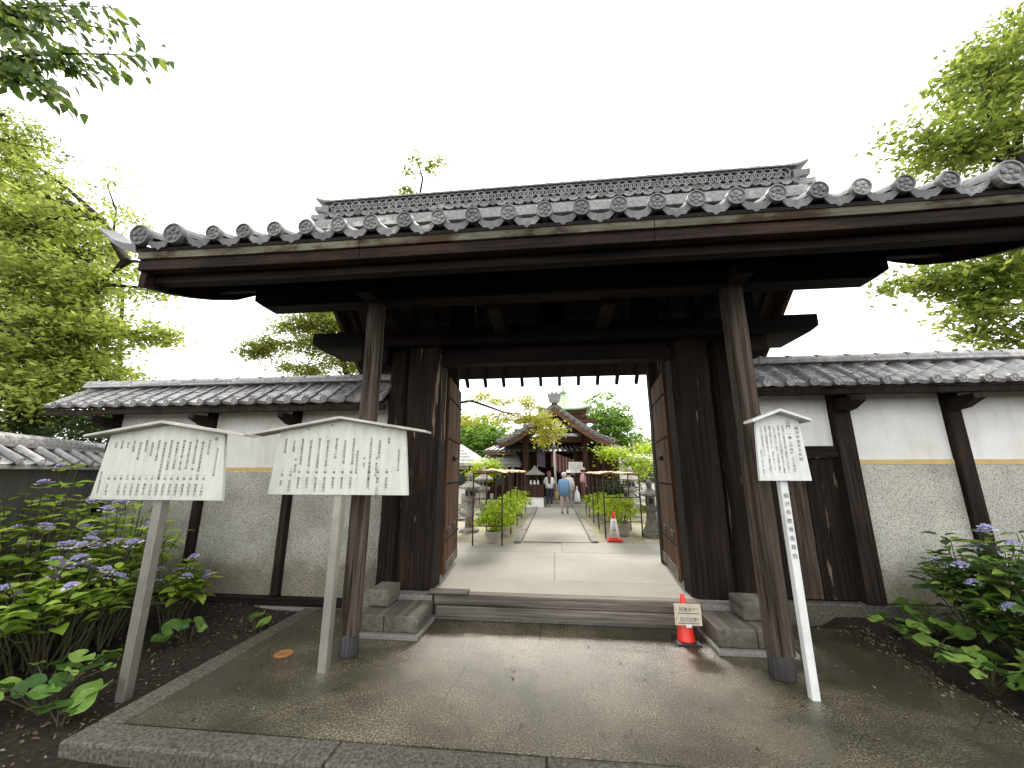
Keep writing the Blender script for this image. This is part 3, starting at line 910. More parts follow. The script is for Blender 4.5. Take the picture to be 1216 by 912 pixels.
cap = arc_tile('cap_tile', 0.10, 0.63, M['tile'], n=8, taper=1.0)
knob = arc_tile('cap_joint', 0.118, 0.07, M['tile'], n=8, taper=1.0)
for k in range(14):
    x = GX - 4.30 + 0.615 * k
    Mx = Matrix.Translation((x, RY, zr + 0.47)) @ Matrix.Rotation(-math.pi / 2, 4, 'Z')
    inst('cap_tile', cap, ridge, Mx); inst('cap_joint', knob, ridge, Mx)
# stacked end tiles with upturned tips
for sx in (-1, 1):
    for (dx, z0, ln, up, hh, w) in ((4.27, rz0 - 0.06, 0.36, 0.04, 0.18, 0.44), (4.27, rz0 + 0.17, 0.30, 0.05, 0.15, 0.36), (4.25, rz0 + 0.36, 0.28, 0.06, 0.16, 0.30), (4.20, rz0 + 0.60, 0.36, 0.10, 0.07, 0.24)):
        b = B(); N_ = 6; vs = []; fs = []
        for i in range(N_ + 1):
            u = i / N_; xx = GX + sx * (dx + ln * u); zz = z0 + up * u * u; h2 = hh * (1 - 0.35 * u)
            vs += [(xx, RY - w / 2, zz), (xx, RY + w / 2, zz), (xx, RY + w / 2, zz + h2), (xx, RY - w / 2, zz + h2)]
        for i in range(N_):
            for k in range(4): fs.append((i * 4 + k, i * 4 + (k + 1) % 4, (i + 1) * 4 + (k + 1) % 4, (i + 1) * 4 + k))
        fs += [(3, 2, 1, 0), tuple(N_ * 4 + k for k in range(4))]
        if sx > 0: fs = [tuple(reversed(f)) for f in fs]
        b.add(vs, fs); b.build('end_tile', M['tile'], ridge, bevel=0.01)

# --- threshold and stepping blocks
b = B(); b.box(-1.60, 1.72, 5.42, 5.59, 0.055, 0.19); thr = b.build('threshold_beam', M['sill'], gate, bevel=0.012)
b = B(); b.box(-1.63, 1.74, 5.435, 5.60, 0.194, 0.325); b.build('threshold_beam', M['sill'], gate, bevel=0.014)
b = B(); b.box(-1.72, -1.18, 5.40, 5.598, 0.328, 0.352); b.build('threshold_cap', M['sill'], gate, bevel=0.006)
b = B(); b.box(-1.70, 1.75, 5.52, 5.60, -0.02, 0.05); b.build('footing', M['slabstone'], gate)
b = B(); b.box(-2.62, -1.66, 5.46, 6.2, -0.05, 0.30); b.build('footing', M['slabstone'], gate)
b = B(); b.box(1.76, 2.75, 5.46, 6.2, -0.05, 0.30); b.build('footing', M['slabstone'], gate)
for sx, xa, xb in ((-1, -2.40, -1.64), (1, 1.70, 2.45)):
    b = B(); b.box(xa - 0.03, xb + 0.03, 4.80, 5.455, 0.0, 0.055); b.build('step_plate', M['slabstone'], gate, bevel=0.012)
    xm = xa + 0.34 if sx < 0 else xb - 0.34
    for (p, q) in ((xa, xm - 0.004), (xm + 0.004, xb)):
        b = B(); b.box(p, q, 4.86, 5.45, 0.058, 0.245 + R.uniform(-.006, .004)); b.build('step_block', M['block'], gate, bevel=0.016)
    xq = xa + 0.02 if sx < 0 else xb - 0.36
    b = B(); b.box(xq, xq + 0.27 + (0.06 if sx > 0 else 0), 5.10, 5.48, 0.25, 0.445); b.build('upper_block', M['block'], gate, bevel=0.018)

# --- door leaves standing open
def door(hx, hy, tx, ty, z0, z1, sgn):
    d = Vector((tx - hx, ty - hy, 0)); Lw = d.length; d.normalize(); nrm = Vector((d.y, -d.x, 0)) * sgn
    # nrm points to the passage
    b = B(); b.bar((hx, hy, (z0 + z1) / 2), (tx, ty, (z0 + z1) / 2), 0.045, z1 - z0 - 0.06)
    leaf = b.build('door_leaf', M['door'], gate)
    n_ = 5; w = Lw / n_
    for i in range(n_):
        b = B(); a = Vector((hx, hy, 0)) + d * (w * i + 0.004) + nrm * 0.035; c = Vector((hx, hy, 0)) + d * (w * (i + 1) - 0.004) + nrm * 0.035
        b.bar((a.x, a.y, (z0 + z1) / 2 + 0.0), (c.x, c.y, (z0 + z1) / 2), 0.022 + 0.006 * (i % 2), z1 - z0)
        b.build('plank', M['door'], leaf, bevel=0.005)
    for zz in (z0 + 0.50, z0 + 1.35, z0 + 2.05, z1 - 0.35):
        for i in range(10):
            c = Vector((hx, hy, zz)) + d * (Lw * (i + 0.5) / 10) + nrm * 0.052
            b = B(); b.ball(c, 0.020, 8, 4, sc=(1, 1, 1)); b.build('stud', M['iron'], leaf, smooth=True)
    for zz in (z0 + 0.10,):
        b = B(); a = Vector((hx, hy, zz)) + d * 0.05 + nrm * 0.055; c = Vector((hx, hy, zz)) + d * (Lw - 0.05) + nrm * 0.055
        b.bar(a, c, 0.012, 0.16); b.build('kick_board', M['sill'], leaf, bevel=0.004)
    for zz in (z0 + 0.62,):
        for f0 in (0.1, 0.55):
            a = Vector((hx, hy, zz)) + d * Lw * f0 + nrm * 0.053; c = a + d * 0.28
            b = B(); b.bar(a, c, 0.01, 0.09); b.build('iron_plate', M['iron'], leaf, bevel=0.003)
    c = Vector((hx, hy, z0 + 1.75)) + d * (Lw * 0.42) + nrm * 0.07
    b = B(); b.ball(c, 0.045, 10, 6); b.build('door_boss', M['iron'], leaf, smooth=True)
door(-1.735, 6.06, -1.87, 7.42, 0.37, 3.44, 1)
door(1.76, 6.10, 1.93, 7.62, 0.37, 3.44, -1)

# white conduit pipe fixed to the side pillar
b = B(); b.tube([(2.89, 6.005, 2.96), (2.915, 5.985, 2.5), (2.94, 5.968, 2.06)], 0.016, 8)
tag(b.build('conduit_pipe', M['white'], smooth=True), 'thin white plastic conduit pipe fixed upright on the wall beside the dark side pillar', 'pipe')

# ================================================================== BOUNDARY WALLS
wt = wave_tile('wall_tile', 0.302, 0.30, M['tile_dark'])
wte = wave_tile('wall_eave_tile', 0.302, 0.30, M['tile_dark'], front=0.03)
wd_ = disc_mesh('wall_disc', 0.058, 0.05, 6, M['tile_dark'])
def wall_roof(root, x0, x1, ye, ze, yr, zrg, rear=True):
    """eave edge at (ye,ze), ridge foot at (yr,zrg), facing -Y"""
    sl_ = math.atan2(zrg - ze, yr - ye); Ls = math.hypot(zrg - ze, yr - ye)
    b = B(); b.hexa([(x0, ye + 0.03, ze - 0.065), (x1, ye + 0.03, ze - 0.065), (x1, yr, zrg - 0.125), (x0, yr, zrg - 0.125)],
                    [(x0, ye + 0.03, ze - 0.045), (x1, ye + 0.03, ze - 0.045), (x1, yr, zrg - 0.095), (x0, yr, zrg - 0.095)])
    b.hexa([(x0, yr, zrg - 0.065), (x1, yr, zrg - 0.065), (x1, 2 * yr - ye, ze - 0.065), (x0, 2 * yr - ye, ze - 0.065)],
           [(x0, yr, zrg - 0.02), (x1, yr, zrg - 0.02), (x1, 2 * yr - ye, ze - 0.02), (x0, 2 * yr - ye, ze - 0.02)])
    rf = b.build('roof', M['wood_x'], root)
    nc = int(round((x1 - x0) / 0.302)); st = (x1 - x0) / nc; nr = max(2, int(Ls / 0.2)); 
    for j in range(nr):
        for i in range(nc):
            s = j * (Ls - 0.06) / nr
            x = x0 + st * (i + 0.5)
            Mx = Matrix.Translation((x + R.uniform(-.004, .004), ye + s * math.cos(sl_), ze + s * math.sin(sl_) + 0.02 + R.uniform(-.003, .003))) @ Matrix.Rotation(sl_ - 0.05, 4, 'X') @ Matrix.Rotation(R.uniform(-.012, .012), 4, 'Z')
            inst('roof_tile', wte if j == 0 else wt, rf, Mx)
    for i in range(nc):
        x = x0 + st * (i + 0.5) + 0.302 * 0.325
        inst('eave_disc', wd_, rf, Matrix.Translation((x, ye - 0.028, ze + 0.012)) @ Matrix.Rotation(R.uniform(-.5, .5), 4, 'Y'))
    for k, (w, h) in enumerate(((0.26, 0.036), (0.22, 0.036))):
        n_ = int((x1 - x0 - 0.1) / 0.9)
        for q in range(n_):
            xa = x0 + 0.05 + (x1 - x0 - 0.1) * q / n_; xb = x0 + 0.05 + (x1 - x0 - 0.1) * (q + 1) / n_
            b = B(); b.box(xa + .002, xb - .002, yr - w / 2, yr + w / 2, zrg + 0.012 + k * 0.040, zrg + 0.012 + k * 0.040 + h); b.build('flat_course', M['tile_dark'], rf, bevel=0.006)
    cp = arc_tile('cap_tile', 0.062, 0.42, M['tile_dark'], taper=1.0); kn = arc_tile('cap_joint', 0.076, 0.06, M['tile_dark'], taper=1.0)
    n_ = int((x1 - x0) / 0.41)
    for q in range(n_):
        Mx = Matrix.Translation((x0 + 0.05 + (x1 - x0 - 0.1) * q / n_, yr, zrg + 0.088)) @ Matrix.Rotation(-math.pi / 2, 4, 'Z')
        inst('cap_tile', cp, rf, Mx); inst('cap_joint', kn, rf, Mx)
    b = B(); b.box(x0, x1, ye + 0.05, ye + 0.13, ze - 0.155, ze - 0.07); b.build('eave_board', M['wallpost'], rf, bevel=0.006)
    return rf

WY = 6.02
def wall_panel(root, x0, x1, z0, zb, z1, mats=True):
    b = B(); b.box(x0, x1, WY + 0.03, WY + 0.20, zb + 0.035, z1); b.build('plaster_panel', M['plaster'], root)
    b = B(); b.box(x0, x1, WY + 0.018, WY + 0.20, zb - 0.03, zb + 0.033); b.build('ochre_band', M['ochre'], root)
    b = B(); b.box(x0, x1, WY + 0.022, WY + 0.20, z0, zb - 0.032); b.build('roughcast_panel', M['rough'], root)
def wall_post(root, x, w, z0, z1, ze):
    b = B(); b.box(x - w / 2, x + w / 2, WY - 0.05, WY + 0.21, z0, z1); p = b.build('wall_post', M['wallpost'], root, bevel=0.012)
    b = B(); yb = WY - 0.052
    b.prism([(0, 0.16), (0, -0.02), (0.16, 0.0), (0.36, 0.09), (0.36, 0.16)], (x - w * 0.4, yb, ze - 0.335), (0, -1, 0), (0, 0, 1), (w * 0.8, 0, 0))
    b.build('bracket_arm', M['wallpost'], root, bevel=0.008)

wl = thing('boundary_wall', 'white plaster and grey roughcast wall with tiled coping behind two listing signboards', 'wall', (-5.2, WY + 0.1, 0))
wall_roof(wl, -8.62, -2.60, 5.56, 2.99, 6.12, 3.385)
xsw = [-7.72, -5.86, -4.30]
ends = [-7.64, -5.94], [-5.78, -4.38], [-4.22, -2.585]
for a, c in ends: wall_panel(wl, a, c, 0.05, 1.93, 3.13)
for x in xsw: wall_post(wl, x, 0.12, 0.06, 3.10, 2.99)
b = B(); b.box(-7.85, -2.70, WY - 0.09, WY + 0.22, -0.06, 0.048); b.build('ground_sill', M['wood_x'], wl, bevel=0.012)
b = B(); b.box(-7.9, -2.66, WY - 0.14, WY + 0.24, -0.3, -0.062); b.build('footing', M['slabstone'], wl, bevel=0.02)
b = B(); b.box(-8.5, -2.62, 5.64, 5.72, 2.84, 2.92); b.build('eave_purlin', M['wood_x'], wl)

wr = thing('boundary_wall', 'white plaster and grey roughcast wall with tiled coping and a small plank side door', 'wall', (5.5, WY + 0.1, 0))
wall_roof(wr, 2.70, 10.25, 5.56, 3.09, 6.12, 3.485)
wall_panel(wr, 4.27, 5.48, 0.22, 2.03, 3.22)
wall_panel(wr, 5.68, 7.10, 0.22, 2.03, 3.22)
wall_panel(wr, 7.30, 10.1, 0.22, 2.03, 3.22)
for x in (4.12, 5.58, 7.2): wall_post(wr, x, 0.18 if x > 5 else 0.24, 0.21, 3.20, 3.09)
b = B(); b.box(2.66, 10.1, WY - 0.02, WY + 0.24, -0.3, 0.205); b.build('footing', M['kerb'], wr, bevel=0.02)
b = B(); b.box(2.70, 10.1, 5.64, 5.72, 2.94, 3.02); b.build('eave_purlin', M['wood_x'], wr)
b = B(); b.box(2.66, 3.985, WY + 0.03, WY + 0.18, 2.26, 3.22); b.build('plaster_panel', M['plaster'], wr)
b = B(); b.box(2.66, 3.985, WY - 0.03, WY + 0.16, 2.10, 2.255); b.build('door_lintel', M['wood_x'], wr, bevel=0.01)
b = B(); b.box(2.70, 3.98, WY + 0.10, WY + 0.16, 0.21, 2.098); sdoor = b.build('side_door', M['wood_z'], wr)
for i in range(6):
    xa = 2.72 + 1.25 * i / 6; b = B(); b.box(xa + 0.004, xa + 1.25 / 6 - 0.004, WY + 0.055 + 0.006 * (i % 2), WY + 0.098, 0.23, 2.09)
    b.build('plank', M['post'] if i in (2, 3) else M['wood_z'], sdoor, bevel=0.004)
for zz in (0.75, 1.6):
    for i in range(5):
        b = B(); b.ball((2.82 + 0.25 * i, WY + 0.05, zz), 0.014, 8, 4); b.build('stud', M['iron'], sdoor, smooth=True)

# low wall running forward on the left, with its own tiled coping
def low_wall():
    A = Vector((-8.35, 6.75, 0)); Bp = Vector((-5.75, 2.0, 0))
    L_ = (A - Bp).length; ang = math.atan2(A.y - Bp.y, A.x - Bp.x)
    root = thing('low_wall', 'low dark grey wall with tiled coping behind the tall hydrangeas', 'wall', tuple(Bp))
    T = Matrix.Translation(Bp) @ Matrix.Rotation(ang, 4, 'Z')
    # local x runs from the near end (0) to the far end (L_); local -y faces the beds
    def put(b, name, mat, parent, bev=0):
        b.v = [tuple(T @ Vector(v)) for v in b.v]
        return b.build(name, mat, parent, bevel=bev)
    b = B(); b.box(0, L_, -0.10, 0.10, -0.2, 2.02); put(b, 'wall_face', plain('dark_grey_wall', (0.16, 0.155, 0.14), 0.85, 0, 0.2, 6, 0.2), root)
    b = B(); b.hexa([(0, -0.36, 1.93), (L_, -0.36, 1.93), (L_, 0, 2.16), (0, 0, 2.16)], [(0, -0.36, 1.97), (L_, -0.36, 1.97), (L_, 0, 2.20), (0, 0, 2.20)])
    b.hexa([(0, 0, 2.16), (L_, 0, 2.16), (L_, 0.36, 1.93), (0, 0.36, 1.93)], [(0, 0, 2.20), (L_, 0, 2.20), (L_, 0.36, 1.97), (0, 0.36, 1.97)])
    rf = put(b, 'roof', M['tile_dark'], root)
    sl_ = math.atan2(0.23, 0.36); n_ = int(L_ / 0.36)
    pt = pan_tile('low_pan', 0.32, 0.28, 0.04, M['tile_dark'], th=0.02); ct = arc_tile('low_cover', 0.06, 0.30, M['tile_dark'])
    for i in range(n_):
        for j in range(2):
            s = j * 0.20
            inst('pan_tile', pt, rf, T @ Matrix.Translation((0.18 + 0.36 * i, -0.38 + s * math.cos(sl_), 1.99 + s * math.sin(sl_) + 0.03)) @ Matrix.Rotation(sl_ - 0.05, 4, 'X'))
            inst('cover_tile', ct, rf, T @ Matrix.Translation((0.36 * i, -0.39 + s * math.cos(sl_), 1.99 + s * math.sin(sl_) + 0.02)) @ Matrix.Rotation(sl_ + 0.03, 4, 'X'))
        b = B(); b.ball((0.36 * i, -0.39, 2.02), 0.058, 10, 6, sc=(1, 0.5, 1)); put(b, 'eave_end', M['tile_dark'], rf)
    for k, w in enumerate((0.30, 0.24)):
        q = 0.0
        while q < L_:
            e = min(L_, q + 1.0); b = B(); b.box(q + .003, e - .003, -w / 2, w / 2, 2.205 + k * 0.05, 2.25 + k * 0.05); put(b, 'flat_course', M['tile_dark'], rf, 0.006); q += 1.0
    cp = arc_tile('low_cap', 0.085, 0.50, M['tile_dark'], taper=0.93)
    for q in range(int(L_ / 0.48)): inst('cap_tile', cp, rf, T @ Matrix.Translation((0.48 * q, 0, 2.305)) @ Matrix.Rotation(-math.pi / 2, 4, 'Z'))
low_wall()
# ================================================================== SIGNBOARDS, CONES
def text_mesh(cols, name, mat, T, parent, single=False):
    """cols: (string, x, z_top, size, pitch) set vertically in the sign's own plane; T maps sign plane to world"""
    make_missing = [ch for c in cols for ch in c[0] if ch not in GLYPH and ch not in ' \u3000']
    if make_missing: make_glyphs(make_missing)
    b = B()
    for (st, x, z, size, pitch) in cols:
        for k, ch in enumerate(st):
            if ch in ' \u3000': continue
            vs, fs = GLYPH[ch]
            cz = z - k * pitch - size * 0.8
            b.add([T @ Vector((x + vx * size, 0, cz + vy * size)) for vx, vy, vz in vs], fs)
            if single: b.build(name, mat, parent); b = B()
    if not single: tag(b.build(name, mat, parent), kind='stuff')

def listing_sign(name, label, base, top_w, bot_w, zb, zs, zp, roof_l, roof_r, steel, cols, lean=0.0, tilt=0.0):
    """board outline: bottom zb, shoulders zs, peak zp (heights); base = (x,y,z0)"""
    bx, by, bz = base
    root = thing(name, label, 'sign', base)
    T = Matrix.Translation((bx, by - 0.06, 0)) @ Matrix.Rotation(tilt, 4, 'Z')
    poly = [(-bot_w / 2, zb), (bot_w / 2, zb), (top_w / 2, zs), (0.0, zp), (-top_w / 2, zs)]
    b = B(); b.prism(poly, (0, 0.035, 0), (1, 0, 0), (0, 0, 1), (0, -0.035, 0)); b.v = [tuple(T @ Vector(v)) for v in b.v]
    board = b.build('board', M['cream'] if steel else M['white'], root, bevel=0.003)
    for sx, ln in ((-1, roof_l), (1, roof_r)):
        sl = (zp - zs) / (top_w / 2)
        w0, w1 = 0.022 if steel else 0.014, 0.022 if steel else 0.014
        p = [(0, zp + 0.003), (sx * ln, zp + 0.003 - sl * ln), (sx * ln, zp + 0.028 - sl * ln), (0, zp + 0.030)]
        b = B(); b.prism(p if sx < 0 else p[::-1], (0.0, 0.10, 0), (1, 0, 0), (0, 0, 1), (0, -0.19, 0)); b.v = [tuple(T @ Vector(v)) for v in b.v]
        b.build('roof_batten', M['steel_pale'] if steel else M['white'], root, bevel=0.003)
    w = 0.088 if steel else 0.068
    b = B(); b.box(bx - w / 2, bx + w / 2, by - 0.02, by + w - 0.02, bz - 0.03, zs - 0.05); post = b.build('post', M['steel'] if steel else M['white'], root, bevel=0.006)
    if steel:
        b = B(); b.box(bx - w / 2 + 0.006, bx + w / 2 - 0.006, by - 0.024, by - 0.0205, bz, zb - 0.01); b.build('post_face', M['steel'], root)
    text_mesh(cols, 'lettering', M['ink'], T @ Matrix.Translation((0, -0.0025, 0)), board)
    return root, T, post
M['steel_pale'] = plain('pale_sign_roof', (0.44, 0.42, 0.37), 0.5, 0.2, 0.2, 6)

def listing(rows, x_right, x_left, ztop, zlow, size, extra):
    out = []
    n_ = len(rows)
    for i, (a, c) in enumerate(rows):
        x = x_right + (x_left - x_right) * i / (n_ - 1)
        out.append((a, x, ztop - (0.02 * (i % 2)), size, size * 1.02))
        out.append((c, x, zlow, size, size * 1.02))
    return out + extra
rows1 = [('大日堂大塔', '一基 江戸時代'), ('絹本著色両界曼荼羅図', '四幅 鎌倉時代'), ('絹本著色仏涅槃図一幅', '一幅 室町時代'), ('絹本著色愛染明王図', '一幅 鎌倉時代'),
         ('絹本著色不動二童子図', '二幅 室町時代'), ('絹本著色十二天図像', '一幅 室町時代'), ('絹本著色真言八祖像図', '一幅 室町時代'), ('絹本著色善光寺如来絵伝図', '一幅 室町時代'),
         ('紺紙金字法華経', '一巻 江戸時代'), ('金銅五鈷杵', '一口 鎌倉江戸'), ('密教法具', '一具 室町時代'), ('絹本釈迦三尊', '一幅 江戸時代'),
         ('太刀銘国', '三口 江戸時代'), ('印仏', '一幅 江戸時代'), ('石灯籠', '一基'), ('本堂', '一棟 江戸時代')]
root, T, _ = listing_sign('listing_sign', 'wide cream signboard on grey steel post standing in the soil bed by hydrangeas', (-3.95, 3.62, -0.10), 1.30, 1.46, 1.625, 2.275, 2.375, 0.86, 0.94, True,
    listing(rows1, 0.50, -0.56, 2.215, 1.875, 0.030, [('稲沢市指定文化財目録', 0.60, 2.13, 0.026, 0.028), ('国', 0.57, 2.235, 0.036, 0.036), ('稲沢市教育委員会', -0.655, 1.90, 0.026, 0.027)]))
rows2 = [('本堂', '一棟 室町時代'), ('木造愛染明王', '一躯 鎌倉・江戸時代'), ('木造善光寺如来三尊像及脇侍像', '一躯 鎌倉時代'), ('', ''), ('木造阿弥陀如来坐像', '一躯 平安時代'), ('木造地蔵菩薩立像', '一躯 鎌倉時代'),
         ('絹本著色八大師', '一幅 鎌倉時代'), ('絹本著色弘法大師像', '一幅 南北朝時代'), ('絹本著色大般若菩薩図', '一幅 南北朝時代'), ('絹本著色両頭愛染図', '一幅 室町時代'), ('般若波羅蜜多理趣経', '一巻 鎌倉時代'), ('古文書類', '一六巻 室町時代'), ('性海寺文書', '一二巻 室町')]
root, T, _ = listing_sign('listing_sign', 'wide cream signboard on steel post standing on the concrete beside the gate post', (-2.30, 4.05, 0.0), 1.44, 1.57, 1.66, 2.335, 2.455, 1.01, 0.97, True,
    listing(rows2, 0.54, -0.64, 2.255, 1.94, 0.0315, [('国指定重要文化財', 0.66, 2.13, 0.027, 0.029), ('愛知県指定文化財', 0.20, 2.12, 0.030, 0.031), ('附 厨子', 0.28, 2.05, 0.028, 0.029), ('附 像内納入品', 0.42, 2.05, 0.028, 0.029), ('附 補任状', -0.50, 2.04, 0.03, 0.031)]))
b = B()
for (x, z) in ((-0.40, 2.362), (-0.12, 2.395), (0.47, 2.365)):
    b.prism([(0.008 * math.cos(k), 0.008 * math.sin(k)) for k in (0, 1.05, 2.09, 3.14, 4.19, 5.24)], (-2.30 + x, 3.988, z), (1, 0, 0), (0, 0, 1), (0, -0.004, 0))
b.build('screw', M['iron'], root)
body = ['当山門は切妻造本瓦葺の薬医門で江戸時代の', '初期の建立とされ太い鏡柱と冠木をもち蟇股', 'には古い様式がよく残る 大正年間と昭和に', '屋根の葺替えが行われ、現在に至っている', '性海寺の伽藍配置を知るうえで貴重な建物と', 'して市の指定文化財となった', '']
cols3 = [('稲沢市指定文化財', 0.165, 2.325, 0.036, 0.042), ('山門', 0.092, 2.385, 0.046, 0.046), ('一棟', 0.092, 2.27, 0.034, 0.036), ('江戸時代︵十七世紀︶', 0.092, 2.18, 0.030, 0.031)]
for i, st in enumerate(body): cols3.append((st, 0.040 - 0.040 * i, 2.335, 0.0215, 0.0225))
cols3.append(('昭和五十二年三月 建立', -0.185, 2.10, 0.018, 0.020))
root, T, post = listing_sign('cultural_property_sign', 'small white pentagonal signboard on tall white square post before the right gate post', (2.165, 4.06, 0.0), 0.40, 0.46, 1.815, 2.385, 2.462, 0.265, 0.265, False, cols3)
text_mesh([('稲沢市教育委員会', 0.0, 1.70, 0.048, 0.076)], 'lettering', M['ink'], Matrix.Translation((2.165, 4.06 - 0.0225, 0)), post, True)

def cone(loc, name, label, h, sleeve):
    root = thing(name, label, 'traffic cone', loc)
    x, y, z = loc; s = h / 0.70
    b = B(); b.box(x - 0.19 * s, x + 0.19 * s, y - 0.19 * s, y + 0.19 * s, z, z + 0.03 * s)
    b.build('base', M['rubber'] if not sleeve else M['red'], root, bevel=0.012)
    b = B(); b.lathe([(0.145 * s, 0.03 * s), (0.135 * s, 0.05 * s), (0.03 * s, h - 0.01), (0.022 * s, h)], 20, (x, y, z))
    b.build('body', M['red'], root, smooth=True)
    if sleeve:
        b = B(); b.lathe([(0.137 * s, 0.075 * s), (0.065 * s, h * 0.75), (0.055 * s, h * 0.75)], 20, (x, y, z)); sl = b.build('sleeve', M['white'], root, smooth=True)
        TT = Matrix.Translation((x, y - 0.146 * s, z)) @ Matrix.Rotation(-0.145, 4, 'X')
        text_mesh([('立入禁止', 0, h * 0.68, 0.085 * s, 0.092 * s)], 'lettering', M['ink'], TT, sl)
    return root
c0 = gnd(808, 750)
cone((1.45, 5.14, 0.0), 'traffic_cone', 'red traffic cone with cardboard notice on black base before the threshold', 0.50, False)
b = B(); b.box(1.45 - 0.145, 1.45 + 0.145, 4.985, 4.992, 0.22, 0.44)
nb_ = b.build('notice_card', M['card'])
tag(nb_, 'handwritten cardboard step warning notice taped to the red cone', 'notice')
nb_.matrix_basis = Matrix.Translation((0, 0, 0))
def hline(st, x, z, size, T, parent):
    make_glyphs([c for c in st if c not in GLYPH])
    for k, ch in enumerate(st):
        vs, fs = GLYPH[ch]; xx = x + (k - (len(st) - 1) / 2) * size * 0.92
        b = B(); b.add([T @ Vector((xx + vx * size, 0, z + vy * size)) for vx, vy, vz in vs], fs); b.build('letter', M['ink'], parent)
TT = Matrix.Translation((1.45, 4.982, 0))
hline('！段差あり！', 0, 0.365, 0.050, TT, nb_); hline('！足元注意！', 0, 0.262, 0.050, TT, nb_)
b = B(); b.box(1.335, 1.565, 4.979, 4.983, 0.342, 0.347); b.box(1.335, 1.565, 4.979, 4.983, 0.240, 0.245); b.build('underline', M['ink'], nb_)
b = B(); b.box(1.42, 1.48, 4.98, 4.984, 0.20, 0.235); b.build('tape', M['white'], nb_)

# ================================================================== PLANTS
def leaf_shape(name, L_, W, mat, n=6, fold=0.18, droop=0.25, tip=1.6):
    """one leaf along +Y from its stalk, folded on the midrib, drooping at the tip"""
    b = B(); vs = []; fs = []
    for i in range(n + 1):
        u = i / n
        w = W * math.sin(math.pi * u ** 0.75) ** 0.9 * (1 - 0.25 * u) if 0 < u < 1 else 0.0
        z = -droop * L_ * u * u
        vs += [(-w / 2, u * L_, z + fold * w), (0, u * L_, z), (w / 2, u * L_, z + fold * w)]
    for i in range(n):
        fs += [(i * 3, i * 3 + 1, i * 3 + 4, i * 3 + 3), (i * 3 + 1, i * 3 + 2, i * 3 + 5, i * 3 + 4)]
    b.add(vs, fs)
    return b.mesh(name, mat, smooth=True)
def dirmat(p, d, up=Vector((0, 0, 1)), s=1.0, roll=0.0):
    d = d.normalized(); sx_ = d.cross(up)
    if sx_.length < 1e-3: sx_ = Vector((1, 0, 0))
    sx_.normalize(); u = sx_.cross(d)
    m = Matrix((sx_, d, u)).transposed().to_4x4()
    return Matrix.Translation(p) @ m @ Matrix.Rotation(roll, 4, 'Y') @ Matrix.Scale(s, 4)

def lacecap(name, seed, r, outer):
    rr = random.Random(seed); b = B()
    for i in range(70):
        a = rr.uniform(0, 6.28); q = r * 0.72 * math.sqrt(rr.random())
        b.ball((q * math.cos(a), q * math.sin(a), 0.02 + 0.25 * r * (1 - (q / r) ** 2) + rr.uniform(-.006, .008)), rr.uniform(0.006, 0.011), 5, 3, 0)
    for k in range(8):
        a = k * 0.785 + rr.uniform(-.25, .25); q = r * rr.uniform(0.85, 1.12); cx, cy_ = q * math.cos(a), q * math.sin(a); z = rr.uniform(-0.012, 0.012)
        s = rr.uniform(0.018, 0.027); ph = rr.uniform(0, 1.5); tx = rr.uniform(-.3, .3)
        for j in range(4):
            t = ph + j * math.pi / 2; dx, dy = math.cos(t), math.sin(t)
            b.add([(cx, cy_, z), (cx + s * (dx * .6 - dy * .5), cy_ + s * (dy * .6 + dx * .5), z + .004 + tx * s), (cx + s * 1.15 * dx, cy_ + s * 1.15 * dy, z + 0.002), (cx + s * (dx * .6 + dy * .5), cy_ + s * (dy * .6 - dx * .5), z + .004 - tx * s)], [(0, 1, 2, 3)], 1)
    return b.mesh(name, [M['petal_blue'], outer])
def mophead(name, seed, r, mat):
    rr = random.Random(seed); b = B()
    for i in range(60):
        a = rr.uniform(0, 6.28); el = rr.uniform(-0.3, 1.5); c = Vector((math.cos(a) * math.cos(el), math.sin(a) * math.cos(el), math.sin(el))) * r
        t1 = c.orthogonal().normalized(); t2 = c.cross(t1).normalized(); s = 0.02
        b.add([c, c + t1 * s + t2 * s * .5, c + t2 * s * 1.4, c - t1 * s + t2 * s * .5], [(0, 1, 2, 3)]); b.add([c, c - t1 * s - t2 * s * .5, c - t2 * s * 1.4, c + t1 * s - t2 * s * .5], [(0, 1, 2, 3)])
    return b.mesh(name, mat)
HL = [leaf_shape('hydrangea_leaf', 0.19, 0.125, M['leaf_hyd']), leaf_shape('hydrangea_leaf', 0.165, 0.105, M['leaf_hyd'], fold=0.1, droop=0.4), leaf_shape('hydrangea_leaf', 0.15, 0.09, M['leaf_hyd'], droop=0.1)]
HD = [leaf_shape('hydrangea_leaf', 0.20, 0.125, M['leaf_hyd_dark']), leaf_shape('hydrangea_leaf', 0.18, 0.105, M['leaf_hyd_dark'], fold=0.1, droop=0.4), leaf_shape('hydrangea_leaf', 0.15, 0.09, M['leaf_hyd_dark'], droop=0.1)]
FL = [lacecap('flower_head', s, r, M['petal_lilac']) for s, r in ((1, .072), (2, .060), (3, .082))]
FW = [lacecap('flower_head', s, r, M['petal_white']) for s, r in ((4, .075), (5, .065))]
FP = [mophead('flower_head', 6, 0.07, M['petal_pink'])]

